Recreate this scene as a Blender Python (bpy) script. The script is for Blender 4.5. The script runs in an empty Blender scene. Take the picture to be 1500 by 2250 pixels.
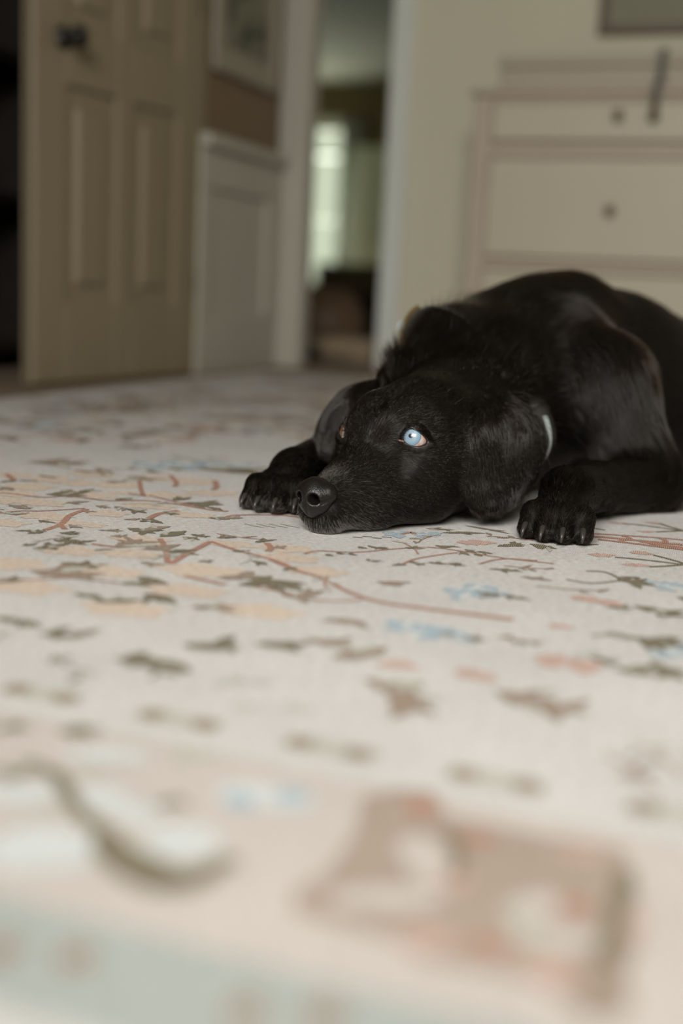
import bpy, bmesh, math, random
import numpy as np
from mathutils import Vector, Matrix, Euler

random.seed(7); RNG = np.random.default_rng(11)
SC = bpy.context.scene
COL = SC.collection

# ------------------------------------------------------------------ camera
FPX, CAM_H, PX, PY, HOR = 2600.0, 0.25, 750.0, 1125.0, 640.0
_p = math.atan((PY - HOR) / FPX)
_r = math.asin(0.05 / math.cos(_p))
CF = np.array([0, math.cos(_p), -math.sin(_p)])
_u0 = np.array([0, math.sin(_p), math.cos(_p)]); _r0 = np.array([1.0, 0, 0])
CR = _r0 * math.cos(_r) + _u0 * math.sin(_r)
CU = _u0 * math.cos(_r) - _r0 * math.sin(_r)
CC = np.array([0, 0, CAM_H])
cd = bpy.data.cameras.new('camera'); cam = bpy.data.objects.new('camera', cd); COL.objects.link(cam)
cam.matrix_world = Matrix(((CR[0], CU[0], -CF[0], 0), (CR[1], CU[1], -CF[1], 0), (CR[2], CU[2], -CF[2], CAM_H), (0, 0, 0, 1)))
cd.sensor_fit = 'VERTICAL'; cd.sensor_height = 36.0; cd.lens = FPX / 2250.0 * 36.0
cd.clip_start = 0.02; cd.clip_end = 100
cd.dof.use_dof = True; cd.dof.focus_distance = 1.245
APERT = 0.027                                   # aperture diameter in metres
cd.dof.aperture_fstop = cd.lens * 0.001 / APERT
SC.camera = cam

# ------------------------------------------------------------------ exposure, world, lamps
SC.view_settings.view_transform = 'Standard'; SC.view_settings.look = 'None'
SC.view_settings.gamma = 1.0; SC.view_settings.use_curve_mapping = False
SC.view_settings.exposure = 0.0
SC.cycles.use_denoising = True
SC.cycles.max_bounces = 6; SC.cycles.diffuse_bounces = 3; SC.cycles.glossy_bounces = 3
SC.cycles.transmission_bounces = 4; SC.cycles.transparent_max_bounces = 6
SC.cycles.caustics_reflective = False; SC.cycles.caustics_refractive = False
SC.cycles.sample_clamp_indirect = 4.0

W = bpy.data.worlds.new('daylight'); SC.world = W; W.use_nodes = True
bg = W.node_tree.nodes['Background']; bg.inputs[0].default_value = (0.80, 0.90, 0.66, 1); bg.inputs[1].default_value = 0.82

C20, S20 = math.cos(math.radians(20)), math.sin(math.radians(20))
ROOM = -math.radians(20)                        # room axes: u along the dresser wall, v into the room
def XY(u, v, z=0.0): return np.array([u * C20 + v * S20, -u * S20 + v * C20, z])

def window_lamp(name, u, v, z, w, h, facing, power, color, tilt=0.0):
    l = bpy.data.lights.new(name, 'AREA'); l.shape = 'RECTANGLE'; l.size = w; l.size_y = h
    l.energy = power; l.color = color
    o = bpy.data.objects.new(name, l); COL.objects.link(o); o.location = XY(u, v, z)
    o.rotation_euler = Euler((math.radians(90 - tilt) if facing > 0 else math.radians(-90), 0, ROOM), 'XYZ')
    return o
# daylight coming through the window behind the photographer and the far room's window
WIN_U0, WIN_U1, WIN_Z0, WIN_Z1, WIN_V = -0.75, 0.75, 0.70, 2.0, -0.75
window_lamp('window_daylight', (WIN_U0 + WIN_U1) / 2, -1.75, 1.95, 2.3, 1.3, 1, 262, (1.0, 0.985, 0.955), 28)
window_lamp('far_room_daylight', -4.65, 11.42, 1.05, 0.75, 1.4, -1, 56, (0.92, 1.0, 0.86))

# ------------------------------------------------------------------ projection helpers (photo pixel -> place)
def ray(x, y): return CF + CR * (x - PX) / FPX - CU * (y - PY) / FPX
def fl(x, y, z=0.0):
    d = ray(x, y); return CC + d * ((z - CAM_H) / d[2])
def at(x, y, Y):
    d = ray(x, y); return CC + d * (Y / d[1])
def proj(P):
    d = np.asarray(P, float) - CC; z = d @ CF
    return PX + FPX * (d @ CR) / z, PY - FPX * (d @ CU) / z

# ------------------------------------------------------------------ materials
def new_mat(name):
    m = bpy.data.materials.new(name); m.use_nodes = True
    return m, m.node_tree, m.node_tree.nodes['Principled BSDF']
def plain(name, c, rough=0.5, var=0.08, scale=12.0, bump=0.0, metal=0.0, spec=0.5):
    m, t, b = new_mat(name); N, L = t.nodes, t.links
    tc = N.new('ShaderNodeTexCoord'); nz = N.new('ShaderNodeTexNoise'); nz.inputs['Scale'].default_value = scale
    nz.inputs['Detail'].default_value = 4
    L.new(tc.outputs['Object'], nz.inputs['Vector'])
    mx = N.new('ShaderNodeMix'); mx.data_type = 'RGBA'
    mx.inputs[6].default_value = (*[k * (1 - var) for k in c], 1); mx.inputs[7].default_value = (*[min(1, k * (1 + var)) for k in c], 1)
    L.new(nz.outputs['Fac'], mx.inputs[0]); L.new(mx.outputs[2], b.inputs['Base Color'])
    b.inputs['Roughness'].default_value = rough; b.inputs['Metallic'].default_value = metal
    b.inputs['Specular IOR Level'].default_value = spec
    if bump:
        bp = N.new('ShaderNodeBump'); bp.inputs['Strength'].default_value = bump; bp.inputs['Distance'].default_value = 0.002
        L.new(nz.outputs['Fac'], bp.inputs['Height']); L.new(bp.outputs[0], b.inputs['Normal'])
    return m
def weave(name, c, thread=0.0021, gap=0.72, fleck=0.0, mixc=None, mixf=0.0):
    """flat-woven yarn: two crossed thread waves give relief, joints between threads are coloured darker"""
    m, t, b = new_mat(name); N, L = t.nodes, t.links
    tc = N.new('ShaderNodeTexCoord')
    nz0 = N.new('ShaderNodeTexNoise'); nz0.inputs['Scale'].default_value = 45; L.new(tc.outputs['Object'], nz0.inputs['Vector'])
    wob = N.new('ShaderNodeMix'); wob.data_type = 'VECTOR'; wob.inputs[0].default_value = 0.006
    L.new(tc.outputs['Object'], wob.inputs[4]); L.new(nz0.outputs['Color'], wob.inputs[5])
    ws = []
    for d in ('X', 'Y'):
        w = N.new('ShaderNodeTexWave'); w.bands_direction = d; w.inputs['Scale'].default_value = 2 * math.pi / 20 / thread * (1.0 if d == 'X' else 0.8)
        L.new(wob.outputs[1], w.inputs['Vector']); ws.append(w)
    mul = N.new('ShaderNodeMath'); mul.operation = 'MAXIMUM'
    L.new(ws[0].outputs['Fac'], mul.inputs[0]); L.new(ws[1].outputs['Fac'], mul.inputs[1])
    nz = N.new('ShaderNodeTexNoise'); nz.inputs['Scale'].default_value = 420; nz.inputs['Detail'].default_value = 3
    L.new(tc.outputs['Object'], nz.inputs['Vector'])
    mps = N.new('ShaderNodeMapping'); mps.inputs['Scale'].default_value = (150, 420, 1); L.new(tc.outputs['Object'], mps.inputs[0])   # uneven spun threads
    nzs = N.new('ShaderNodeTexNoise'); nzs.inputs['Scale'].default_value = 1; nzs.inputs['Detail'].default_value = 3; L.new(mps.outputs[0], nzs.inputs['Vector'])
    big = N.new('ShaderNodeTexNoise'); big.inputs['Scale'].default_value = 9; L.new(tc.outputs['Object'], big.inputs['Vector'])
    r1 = N.new('ShaderNodeMapRange'); r1.inputs[1].default_value = 0.0; r1.inputs[2].default_value = 0.75
    r1.inputs[3].default_value = gap; r1.inputs[4].default_value = 1.0; L.new(mul.outputs[0], r1.inputs[0])
    r2 = N.new('ShaderNodeMapRange'); r2.inputs[1].default_value = 0.3; r2.inputs[2].default_value = 0.7
    r2.inputs[3].default_value = 0.74; r2.inputs[4].default_value = 1.14; L.new(nzs.outputs['Fac'], r2.inputs[0])
    k = N.new('ShaderNodeMath'); k.operation = 'MULTIPLY'; L.new(r1.outputs[0], k.inputs[0]); L.new(r2.outputs[0], k.inputs[1])
    r3 = N.new('ShaderNodeMapRange'); r3.inputs[1].default_value = 0.3; r3.inputs[2].default_value = 0.7
    r3.inputs[3].default_value = 0.95; r3.inputs[4].default_value = 1.04; L.new(big.outputs['Fac'], r3.inputs[0])
    k2 = N.new('ShaderNodeMath'); k2.operation = 'MULTIPLY'; L.new(k.outputs[0], k2.inputs[0]); L.new(r3.outputs[0], k2.inputs[1])
    base = N.new('ShaderNodeMix'); base.data_type = 'RGBA'; base.inputs[6].default_value = (*c, 1); base.inputs[7].default_value = (*(mixc or c), 1)
    if mixc:                                    # cream warp threads showing through the dyed weft
        rr = N.new('ShaderNodeMapRange'); rr.inputs[1].default_value = 0.35; rr.inputs[2].default_value = 0.75
        rr.inputs[3].default_value = 0.0; rr.inputs[4].default_value = mixf
        av = N.new('ShaderNodeMath'); av.operation = 'MULTIPLY'; av.inputs[1].default_value = 1.0
        L.new(ws[0].outputs['Fac'], av.inputs[0]); ad = N.new('ShaderNodeMath'); ad.operation = 'ADD'
        sb = N.new('ShaderNodeMath'); sb.operation = 'SUBTRACT'; sb.inputs[1].default_value = 0.5; L.new(nz.outputs['Fac'], sb.inputs[0])
        L.new(av.outputs[0], ad.inputs[0]); L.new(sb.outputs[0], ad.inputs[1]); L.new(ad.outputs[0], rr.inputs[0])
        L.new(rr.outputs[0], base.inputs[0])
    else: base.inputs[0].default_value = 0
    col = base.outputs[2]
    if fleck:
        fz = N.new('ShaderNodeTexNoise'); fz.inputs['Scale'].default_value = 160; fz.inputs['Detail'].default_value = 2
        L.new(tc.outputs['Object'], fz.inputs['Vector'])
        fr = N.new('ShaderNodeMapRange'); fr.inputs[1].default_value = 0.64; fr.inputs[2].default_value = 0.74
        fr.inputs[3].default_value = 0; fr.inputs[4].default_value = fleck; L.new(fz.outputs['Fac'], fr.inputs[0])
        fm = N.new('ShaderNodeMix'); fm.data_type = 'RGBA'; fm.inputs[7].default_value = (0.30, 0.24, 0.16, 1)
        L.new(col, fm.inputs[6]); L.new(fr.outputs[0], fm.inputs[0]); col = fm.outputs[2]
    vm = N.new('ShaderNodeVectorMath'); vm.operation = 'SCALE'; L.new(col, vm.inputs[0]); L.new(k2.outputs[0], vm.inputs['Scale'])
    L.new(vm.outputs[0], b.inputs['Base Color'])
    hgt = N.new('ShaderNodeMath'); hgt.operation = 'ADD'; L.new(mul.outputs[0], hgt.inputs[0]); L.new(nz.outputs['Fac'], hgt.inputs[1])
    bp = N.new('ShaderNodeBump'); bp.inputs['Strength'].default_value = 0.55; bp.inputs['Distance'].default_value = 0.0007
    L.new(hgt.outputs[0], bp.inputs['Height']); L.new(bp.outputs[0], b.inputs['Normal'])
    b.inputs['Roughness'].default_value = 0.95; b.inputs['Specular IOR Level'].default_value = 0.1
    return m

M = {}
M['wall_cream'] = plain('wall_cream', (0.74, 0.70, 0.54), 0.85, 0.03, 3, 0.1)
M['wall_brown'] = plain('wall_brown', (0.225, 0.155, 0.098), 0.8, 0.05, 4, 0.1)
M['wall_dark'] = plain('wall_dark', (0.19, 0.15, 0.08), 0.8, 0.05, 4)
M['white_paint'] = plain('white_paint', (0.50, 0.475, 0.40), 0.45, 0.02, 5)
M['trim_paint'] = plain('trim_paint', (0.80, 0.82, 0.76), 0.4, 0.02, 5)
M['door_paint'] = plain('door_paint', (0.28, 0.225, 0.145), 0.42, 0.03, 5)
M['ceiling_paint'] = plain('ceiling_paint', (0.36, 0.355, 0.29), 0.9, 0.02, 4)
M['ceiling_hall'] = plain('ceiling_hall_paint', (0.26, 0.25, 0.20), 0.9, 0.02, 4)
M['floor'] = plain('floor_brown', (0.24, 0.17, 0.115), 0.8, 0.15, 30, 0.2)
M['floor_far'] = plain('floor_far', (0.42, 0.36, 0.28), 0.8, 0.1, 30, 0.2)
M['dresser_paint'] = plain('dresser_paint', (0.54, 0.485, 0.365), 0.5, 0.03, 6)
M['dresser_frame'] = plain('dresser_frame', (0.50, 0.415, 0.325), 0.55, 0.05, 9)
M['box_paint'] = plain('box_paint', (0.47, 0.41, 0.32), 0.55, 0.04, 9)
M['knob_brown'] = plain('knob_brown', (0.17, 0.10, 0.065), 0.4, 0.1, 40)
M['knob_black'] = plain('knob_black', (0.008, 0.007, 0.006), 0.4, 0.1, 40)
M['frame_brown'] = plain('frame_brown', (0.13, 0.07, 0.04), 0.45, 0.2, 30)
M['frame_white'] = plain('frame_white', (0.36, 0.32, 0.25), 0.5, 0.05, 20)
M['mat_board'] = plain('mat_board', (0.30, 0.29, 0.21), 0.8, 0.04, 20)
M['strap'] = plain('strap_grey', (0.12, 0.12, 0.10), 0.8, 0.15, 60)
M['tassel'] = plain('tassel_brown', (0.10, 0.055, 0.03), 0.8, 0.15, 60)
M['dark_wood'] = plain('dark_wood', (0.020, 0.015, 0.012), 0.5, 0.3, 14)
M['leather'] = plain('brown_leather', (0.21, 0.13, 0.08), 0.5, 0.15, 25, 0.2)
M['bed_fabric'] = plain('bed_fabric', (0.36, 0.27, 0.18), 0.9, 0.15, 40, 0.3)
M['black_plastic'] = plain('black_plastic', (0.018, 0.017, 0.016), 0.5, 0.1, 30)
M['pale_cabinet'] = plain('pale_cabinet', (0.85, 0.9, 0.75), 0.5, 0.03, 5)
M['curtain'] = plain('curtain_white', (0.6, 0.6, 0.55), 0.9, 0.05, 8)
def print_mat():
    m, t, b = new_mat('botanical_print'); N, L = t.nodes, t.links
    tc = N.new('ShaderNodeTexCoord'); v = N.new('ShaderNodeTexNoise'); v.inputs['Scale'].default_value = 11; v.inputs['Detail'].default_value = 2
    L.new(tc.outputs['Object'], v.inputs['Vector'])
    r = N.new('ShaderNodeValToRGB'); r.color_ramp.elements[0].position = 0.40; r.color_ramp.elements[0].color = (0.035, 0.045, 0.03, 1)
    r.color_ramp.elements[1].position = 0.56; r.color_ramp.elements[1].color = (0.21, 0.20, 0.14, 1)
    L.new(v.outputs['Fac'], r.inputs[0]); L.new(r.outputs[0], b.inputs['Base Color']); b.inputs['Roughness'].default_value = 0.5
    return m
M['print'] = print_mat()
def glass_mat():
    m, t, b = new_mat('window_glass'); b.inputs['Base Color'].default_value = (0.95, 1, 0.97, 1); N, L = t.nodes, t.links
    tr = N.new('ShaderNodeBsdfTransparent'); gl = N.new('ShaderNodeBsdfGlossy'); gl.inputs['Roughness'].default_value = 0.02
    nz = N.new('ShaderNodeTexNoise'); nz.inputs['Scale'].default_value = 3
    mr = N.new('ShaderNodeMapRange'); mr.inputs[3].default_value = 0.04; mr.inputs[4].default_value = 0.07; L.new(nz.outputs['Fac'], mr.inputs[0])
    mx = N.new('ShaderNodeMixShader'); L.new(mr.outputs[0], mx.inputs[0]); L.new(tr.outputs[0], mx.inputs[1]); L.new(gl.outputs[0], mx.inputs[2])
    L.new(mx.outputs[0], N['Material Output'].inputs['Surface']); return m
M['glass'] = glass_mat()

# ------------------------------------------------------------------ mesh helpers
def link_mesh(name, V, Fc, mat, parent=None, smooth=False, loc=None, rot=None):
    me = bpy.data.meshes.new(name); me.from_pydata([tuple(map(float, v)) for v in V], [], [tuple(map(int, f)) for f in Fc]); me.update()
    if mat: me.materials.append(mat)
    if smooth: me.polygons.foreach_set('use_smooth', [True] * len(me.polygons))
    o = bpy.data.objects.new(name, me); COL.objects.link(o)
    if parent: o.parent = parent
    if loc is not None: o.location = loc
    if rot is not None: o.rotation_euler = rot
    return o
def tag(o, label=None, cat=None, group=None, kind=None):
    if label: o['label'] = label
    if cat: o['category'] = cat
    if group: o['group'] = group
    if kind: o['kind'] = kind
    return o
def empty(name, u, v, z=0.0, rz=ROOM):
    o = bpy.data.objects.new(name, None); COL.objects.link(o); o.location = XY(u, v, z); o.rotation_euler = (0, 0, rz)
    o.empty_display_size = 0.05; return o
class MB:
    """collects bevelled boxes, lathes and tubes for ONE mesh"""
    def __init__(s): s.bm = bmesh.new()
    def box(s, x0, x1, y0, y1, z0, z1, bev=0.0, seg=1):
        r = bmesh.ops.create_cube(s.bm, size=1.0); vs = r['verts']
        for v in vs: v.co = Vector(((x0 + x1) / 2 + v.co.x * (x1 - x0), (y0 + y1) / 2 + v.co.y * (y1 - y0), (z0 + z1) / 2 + v.co.z * (z1 - z0)))
        if bev > 0:
            es = list({e for v in vs for e in v.link_edges})
            bmesh.ops.bevel(s.bm, geom=es, offset=bev, segments=seg, affect='EDGES', profile=0.5)
        return s
    def lathe(s, prof, axis='Z', o=(0, 0, 0), n=20):
        rings = []
        for (r, h) in prof:
            ring = []
            for k in range(n):
                a = 2 * math.pi * k / n; p = (r * math.cos(a), r * math.sin(a), h)
                if axis == 'X': p = (p[2], p[0], p[1])
                elif axis == 'Y': p = (p[0], p[2], p[1])
                ring.append(s.bm.verts.new(Vector(p) + Vector(o)))
            rings.append(ring)
        for a, b in zip(rings, rings[1:]):
            for k in range(n): s.bm.faces.new((a[k], a[(k + 1) % n], b[(k + 1) % n], b[k]))
        s.bm.faces.new(rings[0][::-1]); s.bm.faces.new(rings[-1]); return s
    def tube(s, pts, rad, n=8):
        pts = [Vector(p) for p in pts]; rings = []
        rads = rad if hasattr(rad, '__len__') else [rad] * len(pts)
        for i, p in enumerate(pts):
            t = (pts[min(i + 1, len(pts) - 1)] - pts[max(i - 1, 0)]).normalized()
            a = t.orthogonal().normalized() if i == 0 else (rings_a - t * rings_a.dot(t)).normalized()
            rings_a = a; b = t.cross(a)
            rings.append([s.bm.verts.new(p + (a * math.cos(q) + b * math.sin(q)) * rads[i]) for q in [2 * math.pi * k / n for k in range(n)]])
        for a, b in zip(rings, rings[1:]):
            for k in range(n): s.bm.faces.new((a[k], a[(k + 1) % n], b[(k + 1) % n], b[k]))
        s.bm.faces.new(rings[0][::-1]); s.bm.faces.new(rings[-1]); return s
    def build(s, name, mat, parent=None, smooth=False, loc=None, rot=None):
        bmesh.ops.recalc_face_normals(s.bm, faces=s.bm.faces)
        me = bpy.data.meshes.new(name); s.bm.to_mesh(me); s.bm.free()
        if mat: me.materials.append(mat)
        if smooth: me.polygons.foreach_set('use_smooth', [True] * len(me.polygons))
        o = bpy.data.objects.new(name, me); COL.objects.link(o)
        if parent: o.parent = parent
        if loc is not None: o.location = loc
        if rot is not None: o.rotation_euler = rot
        return o
def struct(name, mb, mat):
    o = mb.build(name, mat, rot=(0, 0, ROOM)); o['kind'] = 'structure'; return o

# ------------------------------------------------------------------ the setting (u, v, z; rotated into the room)
FZ = -0.008                                     # bare floor, the rug's top is z = 0
CEIL = 2.25
UL, UR, VF, VB = -1.6, 1.9, 3.9, WIN_V
struct('floor', MB().box(-2.6, UR + .1, VB - .1, 3.98, FZ - .08, FZ), M['floor'])
struct('floor_hall', MB().box(-5.7, .6, 3.98, 11.5, FZ - .08, FZ + .002), M['floor_far'])
struct('ceiling', MB().box(-2.6, UR + .1, VB - .1, 3.98, CEIL, CEIL + .08), M['ceiling_paint'])
struct('ceiling_hall', MB().box(-5.7, .6, 3.98, 11.5, CEIL - .02, CEIL + .08), M['ceiling_hall'])
struct('wall_right', MB().box(UR, UR + .1, VB - .1, 3.98, FZ, CEIL), M['wall_cream'])
DJ0, DJ1, DH = -2.0, -1.308, 1.95               # doorway in the dresser wall
struct('wall_dresser', MB().box(DJ1, UR, VF, VF + .08, FZ, CEIL).box(-2.2, DJ0, VF, VF + .08, FZ, CEIL).box(DJ0, DJ1, VF, VF + .08, DH, CEIL), M['wall_cream'])
struct('trim_1', MB().box(DJ1 - .012, DJ1 + .062, VF - .022, VF - .001, FZ, DH + .06, .004), M['trim_paint'])
struct('trim_2', MB().box(DJ1 - .014, DJ1 + .001, VF - .001, VF + .09, FZ, DH, .002), M['trim_paint'])
struct('trim_3', MB().box(DJ0 - .06, DJ1 + .062, VF - .022, VF - .001, DH, DH + .07, .004), M['trim_paint'])
struct('baseboard_dresser', MB().box(DJ1 + .064, UR, VF - .014, VF - .001, FZ, .10, .003), M['trim_paint'])
# left wall with wainscot, closet opening towards the camera
CL0, CL1 = 1.55, 3.045                          # closet opening along v
struct('wall_left', MB().box(UL - .1, UL, CL1 + .01, 3.69, FZ, CEIL).box(UL - .1, UL, VB - .1, CL0, FZ, CEIL).box(UL - .1, UL, CL0, CL1 + .01, 1.95, CEIL), M['wall_brown'])
struct('wall_jog', MB().box(-2.2, UL - .1, 3.60, 3.69, FZ, CEIL).box(-2.3, -2.2, 3.6, 3.98, FZ, CEIL), M['wall_brown'])
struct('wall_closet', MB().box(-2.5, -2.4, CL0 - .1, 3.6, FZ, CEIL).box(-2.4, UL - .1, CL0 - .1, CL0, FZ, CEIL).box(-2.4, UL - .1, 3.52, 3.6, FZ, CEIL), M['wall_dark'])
struct('trim_4', MB().box(UL + .001, UL + .105, 3.62, 3.70, FZ, CEIL, .006), M['white_paint'])      # square post closing the wainscoted wall
wn = MB()
wn.box(UL + .001, UL + .008, 3.06, 3.62, .0, .64)                         # flat back panel
wn.box(UL + .001, UL + .022, 3.06, 3.62, .52, .63, .003)                  # top rail
wn.box(UL + .001, UL + .022, 3.06, 3.62, FZ, .16, .003)                   # base rail
wn.box(UL + .001, UL + .022, 3.06, 3.13, .16, .52, .003).box(UL + .001, UL + .022, 3.52, 3.62, .16, .52, .003)
struct('trim_5', wn, M['white_paint'])
struct('trim_6', MB().box(UL + .001, UL + .045, 3.06, 3.62, .63, .665, .006, 2), M['white_paint'])  # chair rail
struct('trim_7', MB().box(UL - .1, UL + .004, CL1, CL1 + .02, FZ, 1.95, .002).box(UL + .001, UL + .012, CL1 + .002, CL1 + .05, FZ, 1.98, .003), M['door_paint'])
# wall behind the photographer with its window
b = MB()
b.box(-1.7, WIN_U0, VB - .1, VB, FZ, CEIL).box(WIN_U1, UR, VB - .1, VB, FZ, CEIL).box(WIN_U0, WIN_U1, VB - .1, VB, FZ, WIN_Z0).box(WIN_U0, WIN_U1, VB - .1, VB, WIN_Z1, CEIL)
struct('wall_window', b, M['wall_cream'])
b = MB(); t = .04
b.box(WIN_U0, WIN_U1, VB - .09, VB - .02, WIN_Z0, WIN_Z0 + t).box(WIN_U0, WIN_U1, VB - .09, VB - .02, WIN_Z1 - t, WIN_Z1)
b.box(WIN_U0, WIN_U0 + t, VB - .09, VB - .02, WIN_Z0, WIN_Z1).box(WIN_U1 - t, WIN_U1, VB - .09, VB - .02, WIN_Z0, WIN_Z1)
um, zm = (WIN_U0 + WIN_U1) / 2, (WIN_Z0 + WIN_Z1) / 2
b.box(um - .02, um + .02, VB - .08, VB - .03, WIN_Z0, WIN_Z1).box(WIN_U0, WIN_U1, VB - .08, VB - .03, zm - .02, zm + .02)
w1 = struct('window_1', b, M['trim_paint'])
MB().box(WIN_U0 + t, WIN_U1 - t, VB - .058, VB - .054, WIN_Z0 + t, WIN_Z1 - t).build('pane', M['glass'], w1)
# far room
VH = 11.3
FW0, FW1, FWZ0, FWZ1 = -5.05, -4.27, .34, 1.80
b = MB()
b.box(-5.7, FW0, VH, VH + .1, FZ, CEIL).box(FW1, .6, VH, VH + .1, FZ, CEIL).box(FW0, FW1, VH, VH + .1, FZ, FWZ0).box(FW0, FW1, VH, VH + .1, FWZ1, CEIL)
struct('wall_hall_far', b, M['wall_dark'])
struct('wall_hall_left', MB().box(-5.8, -5.7, 3.98, VH + .1, FZ, CEIL), M['wall_cream'])
struct('wall_hall_right', MB().box(.6, .7, 3.98, VH + .1, FZ, CEIL), M['wall_cream'])
struct('wall_hall_near', MB().box(-5.7, -2.3, 3.88, 3.98, FZ, CEIL), M['wall_cream'])
b = MB()
for (a, c) in ((FW0 - .09, FW0 + .03), (FW1 - .03, FW1 + .12)): b.box(a, c, VH - .03, VH - .001, FWZ0 - .05, FWZ1 + .13, .004)
b.box(FW0, FW1, VH - .03, VH - .001, FWZ1 - .02, FWZ1 + .13, .004).box(FW0, FW1, VH - .05, VH - .001, FWZ0 - .05, FWZ0 + .02, .004)
b.box(FW0, FW1, VH - .03, VH + .04, 1.545, 1.595, .004).box(FW0, FW1, VH - .02, VH + .03, .93, .96, .003)
w2 = struct('window_2', b, M['trim_paint'])
MB().box(FW0, FW1, VH + .05, VH + .054, FWZ0, FWZ1).build('pane', M['glass'], w2)

# ------------------------------------------------------------------ panelled closet door, ajar
DA = math.radians(25)
hp = XY(UL, CL1 - .005)
door = bpy.data.objects.new('door_1', None); COL.objects.link(door); door.location = (hp[0], hp[1], 0)
door.rotation_euler = (0, 0, math.atan2(-math.cos(DA), -math.sin(DA)))     # local x runs from the hinge to the free edge, local +y faces the room
door['kind'] = 'structure'; tag(door, 'six panel cream closet door standing ajar with black round knob', None)
DWD, DT = .685, .018
xs = [0, .10, .295, .37, .565, DWD]
zs = [FZ + .006, .19, .69, .83, 1.42, 1.52, 1.80, 1.93]
b = MB()
b.box(0, DWD, -.006, .006, zs[0], zs[-1])
for i in (0, 2, 4): b.box(xs[i], xs[i + 1], -DT, DT, zs[0], zs[-1], .004)
for i in (0, 2, 4, 6):
    for (a, c) in ((1, 2), (3, 4)): b.box(xs[a] - .003, xs[c] + .003, -DT, DT, zs[i], zs[i + 1], .004)
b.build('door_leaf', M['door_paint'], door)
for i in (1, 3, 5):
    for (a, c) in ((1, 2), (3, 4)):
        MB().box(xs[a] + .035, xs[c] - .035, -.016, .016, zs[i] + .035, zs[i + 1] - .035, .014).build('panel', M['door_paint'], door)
for sgn in (1, -1):
    MB().lathe([(.001, 0), (.026, .001), (.027, .005), (.010, .008), (.009, .026), (.020, .034), (.0265, .046), (.022, .058), (.008, .064), (.001, .065)],
               'Y', n=24).build('door_knob', M['knob_black'], door, True, loc=(.585, sgn * DT, .79), rot=(0, 0, 0 if sgn > 0 else math.pi))
for z in (.25, 1.0, 1.7):
    MB().lathe([(.006, -.035), (.006, .035)], 'Z', n=10).build('hinge', M['knob_black'], door, loc=(-.006, DT * .6, z))

# dark bookcase inside the closet
bc = empty('bookcase', -2.10, 2.30); tag(bc, 'dark wooden bookcase in the shadowed closet at the far left, behind the door', 'bookcase')
BW, BD, BH = 1.3, .26, 1.8                      # local x = depth towards room, y along wall
MB().box(-.13, -.12, -BW / 2, BW / 2, FZ, BH).build('back_panel', M['dark_wood'], bc)
for y in (-BW / 2, BW / 2 - .025): MB().box(-.12, .13, y, y + .025, FZ, BH, .002).build('side_panel', M['dark_wood'], bc)
for z in (.04, .44, .80, 1.16, 1.52, BH - .025): MB().box(-.12, .125, -BW / 2 + .025, BW / 2 - .025, z, z + .025, .002).build('shelf', M['dark_wood'], bc)

# ------------------------------------------------------------------ dresser with things on it
DU0, DU1, DV, DTOP = -.913, .287, 3.45, .838
dr = empty('dresser', (DU0 + DU1) / 2, DV + .2); tag(dr, 'cream painted chest of three drawer rows against the far wall behind the dog', 'dresser')
hw = (DU1 - DU0) / 2
def dz(z): return z
b = MB()
for s in (-1, 1): b.box(min(s * hw, s * (hw - .055)), max(s * hw, s * (hw - .055)), -.2, .2, FZ, DTOP - .02, .004)
b.box(-hw + .05, hw - .05, .18, .2, .04, DTOP - .02)
for (z0, z1) in ((.03, .075), (.338, .368), (.652, .690), (.802, .82)): b.box(-hw + .05, hw - .05, -.2, .18, z0, z1, .003)
b.build('carcass', M['dresser_frame'], dr)
MB().box(-hw - .015, hw + .015, -.215, .2, DTOP - .019, DTOP, .005, 2).build('top', M['dresser_frame'], dr)
for (z0, z1) in ((.694, .799), (.372, .648), (.079, .334)):
    d = MB().box(-hw + .058, hw - .058, -.212, .15, z0, z1, .006, 2).build('drawer', M['dresser_paint'], dr)
    zk = {.694: .760, .372: .507, .079: .205}[z0]
    for kx in (-.187, .187):
        MB().lathe([(.001, 0), (.006, .0), (.006, .010), (.013, .016), (.0145, .023), (.010, .030), (.001, .032)], 'Y', n=16).build('knob', M['knob_brown'], d, True, loc=(kx, -.212, zk), rot=(0, 0, math.pi))
bx = empty('keepsake_box', (DU0 + DU1) / 2 + .02, DV + .22, DTOP); tag(bx, 'low wide cream wooden box lying along the top of the dresser', 'box')
MB().box(-hw + .03, hw - .05, -.15, .15, .0, .068, .004).build('box_body', M['box_paint'], bx)
MB().box(-hw + .024, hw - .044, -.156, .156, .069, .102, .006, 2).build('box_lid', M['box_paint'], bx)
su = -.405
st = MB()
svx = [(DV + .10, .9445), (DV + .055, .9445), (DV + .048, .935), (DV + .045, .86), (DV - .01, .8455), (DV - .030, .838), (DV - .034, .81), (DV - .034, .795)]
vs, fs = [], []
for i, (v, z) in enumerate(svx):
    for s in (-1, 1):
        for k in (0, .003): vs.append((s * .011, v - DV + (k if i > 2 else 0), z + (k if i <= 2 else k * .3)))
for i in range(len(svx) - 1):
    a = i * 4; c = a + 4
    fs += [(a, c, c + 2, a + 2), (a + 1, a + 3, c + 3, c + 1), (a, a + 1, c + 1, c), (a + 2, c + 2, c + 3, a + 3)]
so = link_mesh('hanging_strap', vs, fs, M['strap'], loc=XY(su, DV), rot=(0, 0, ROOM))
tag(so, 'grey cloth strap with brown tassel hanging over the dresser front', 'strap')
MB().lathe([(.002, .80), (.009, .796), (.010, .785), (.007, .779), (.012, .771), (.0135, .752), (.012, .746), (.002, .745)], 'Z', (0, -.0335, 0), 14).build('tassel', M['tassel'], so, True)
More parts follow.
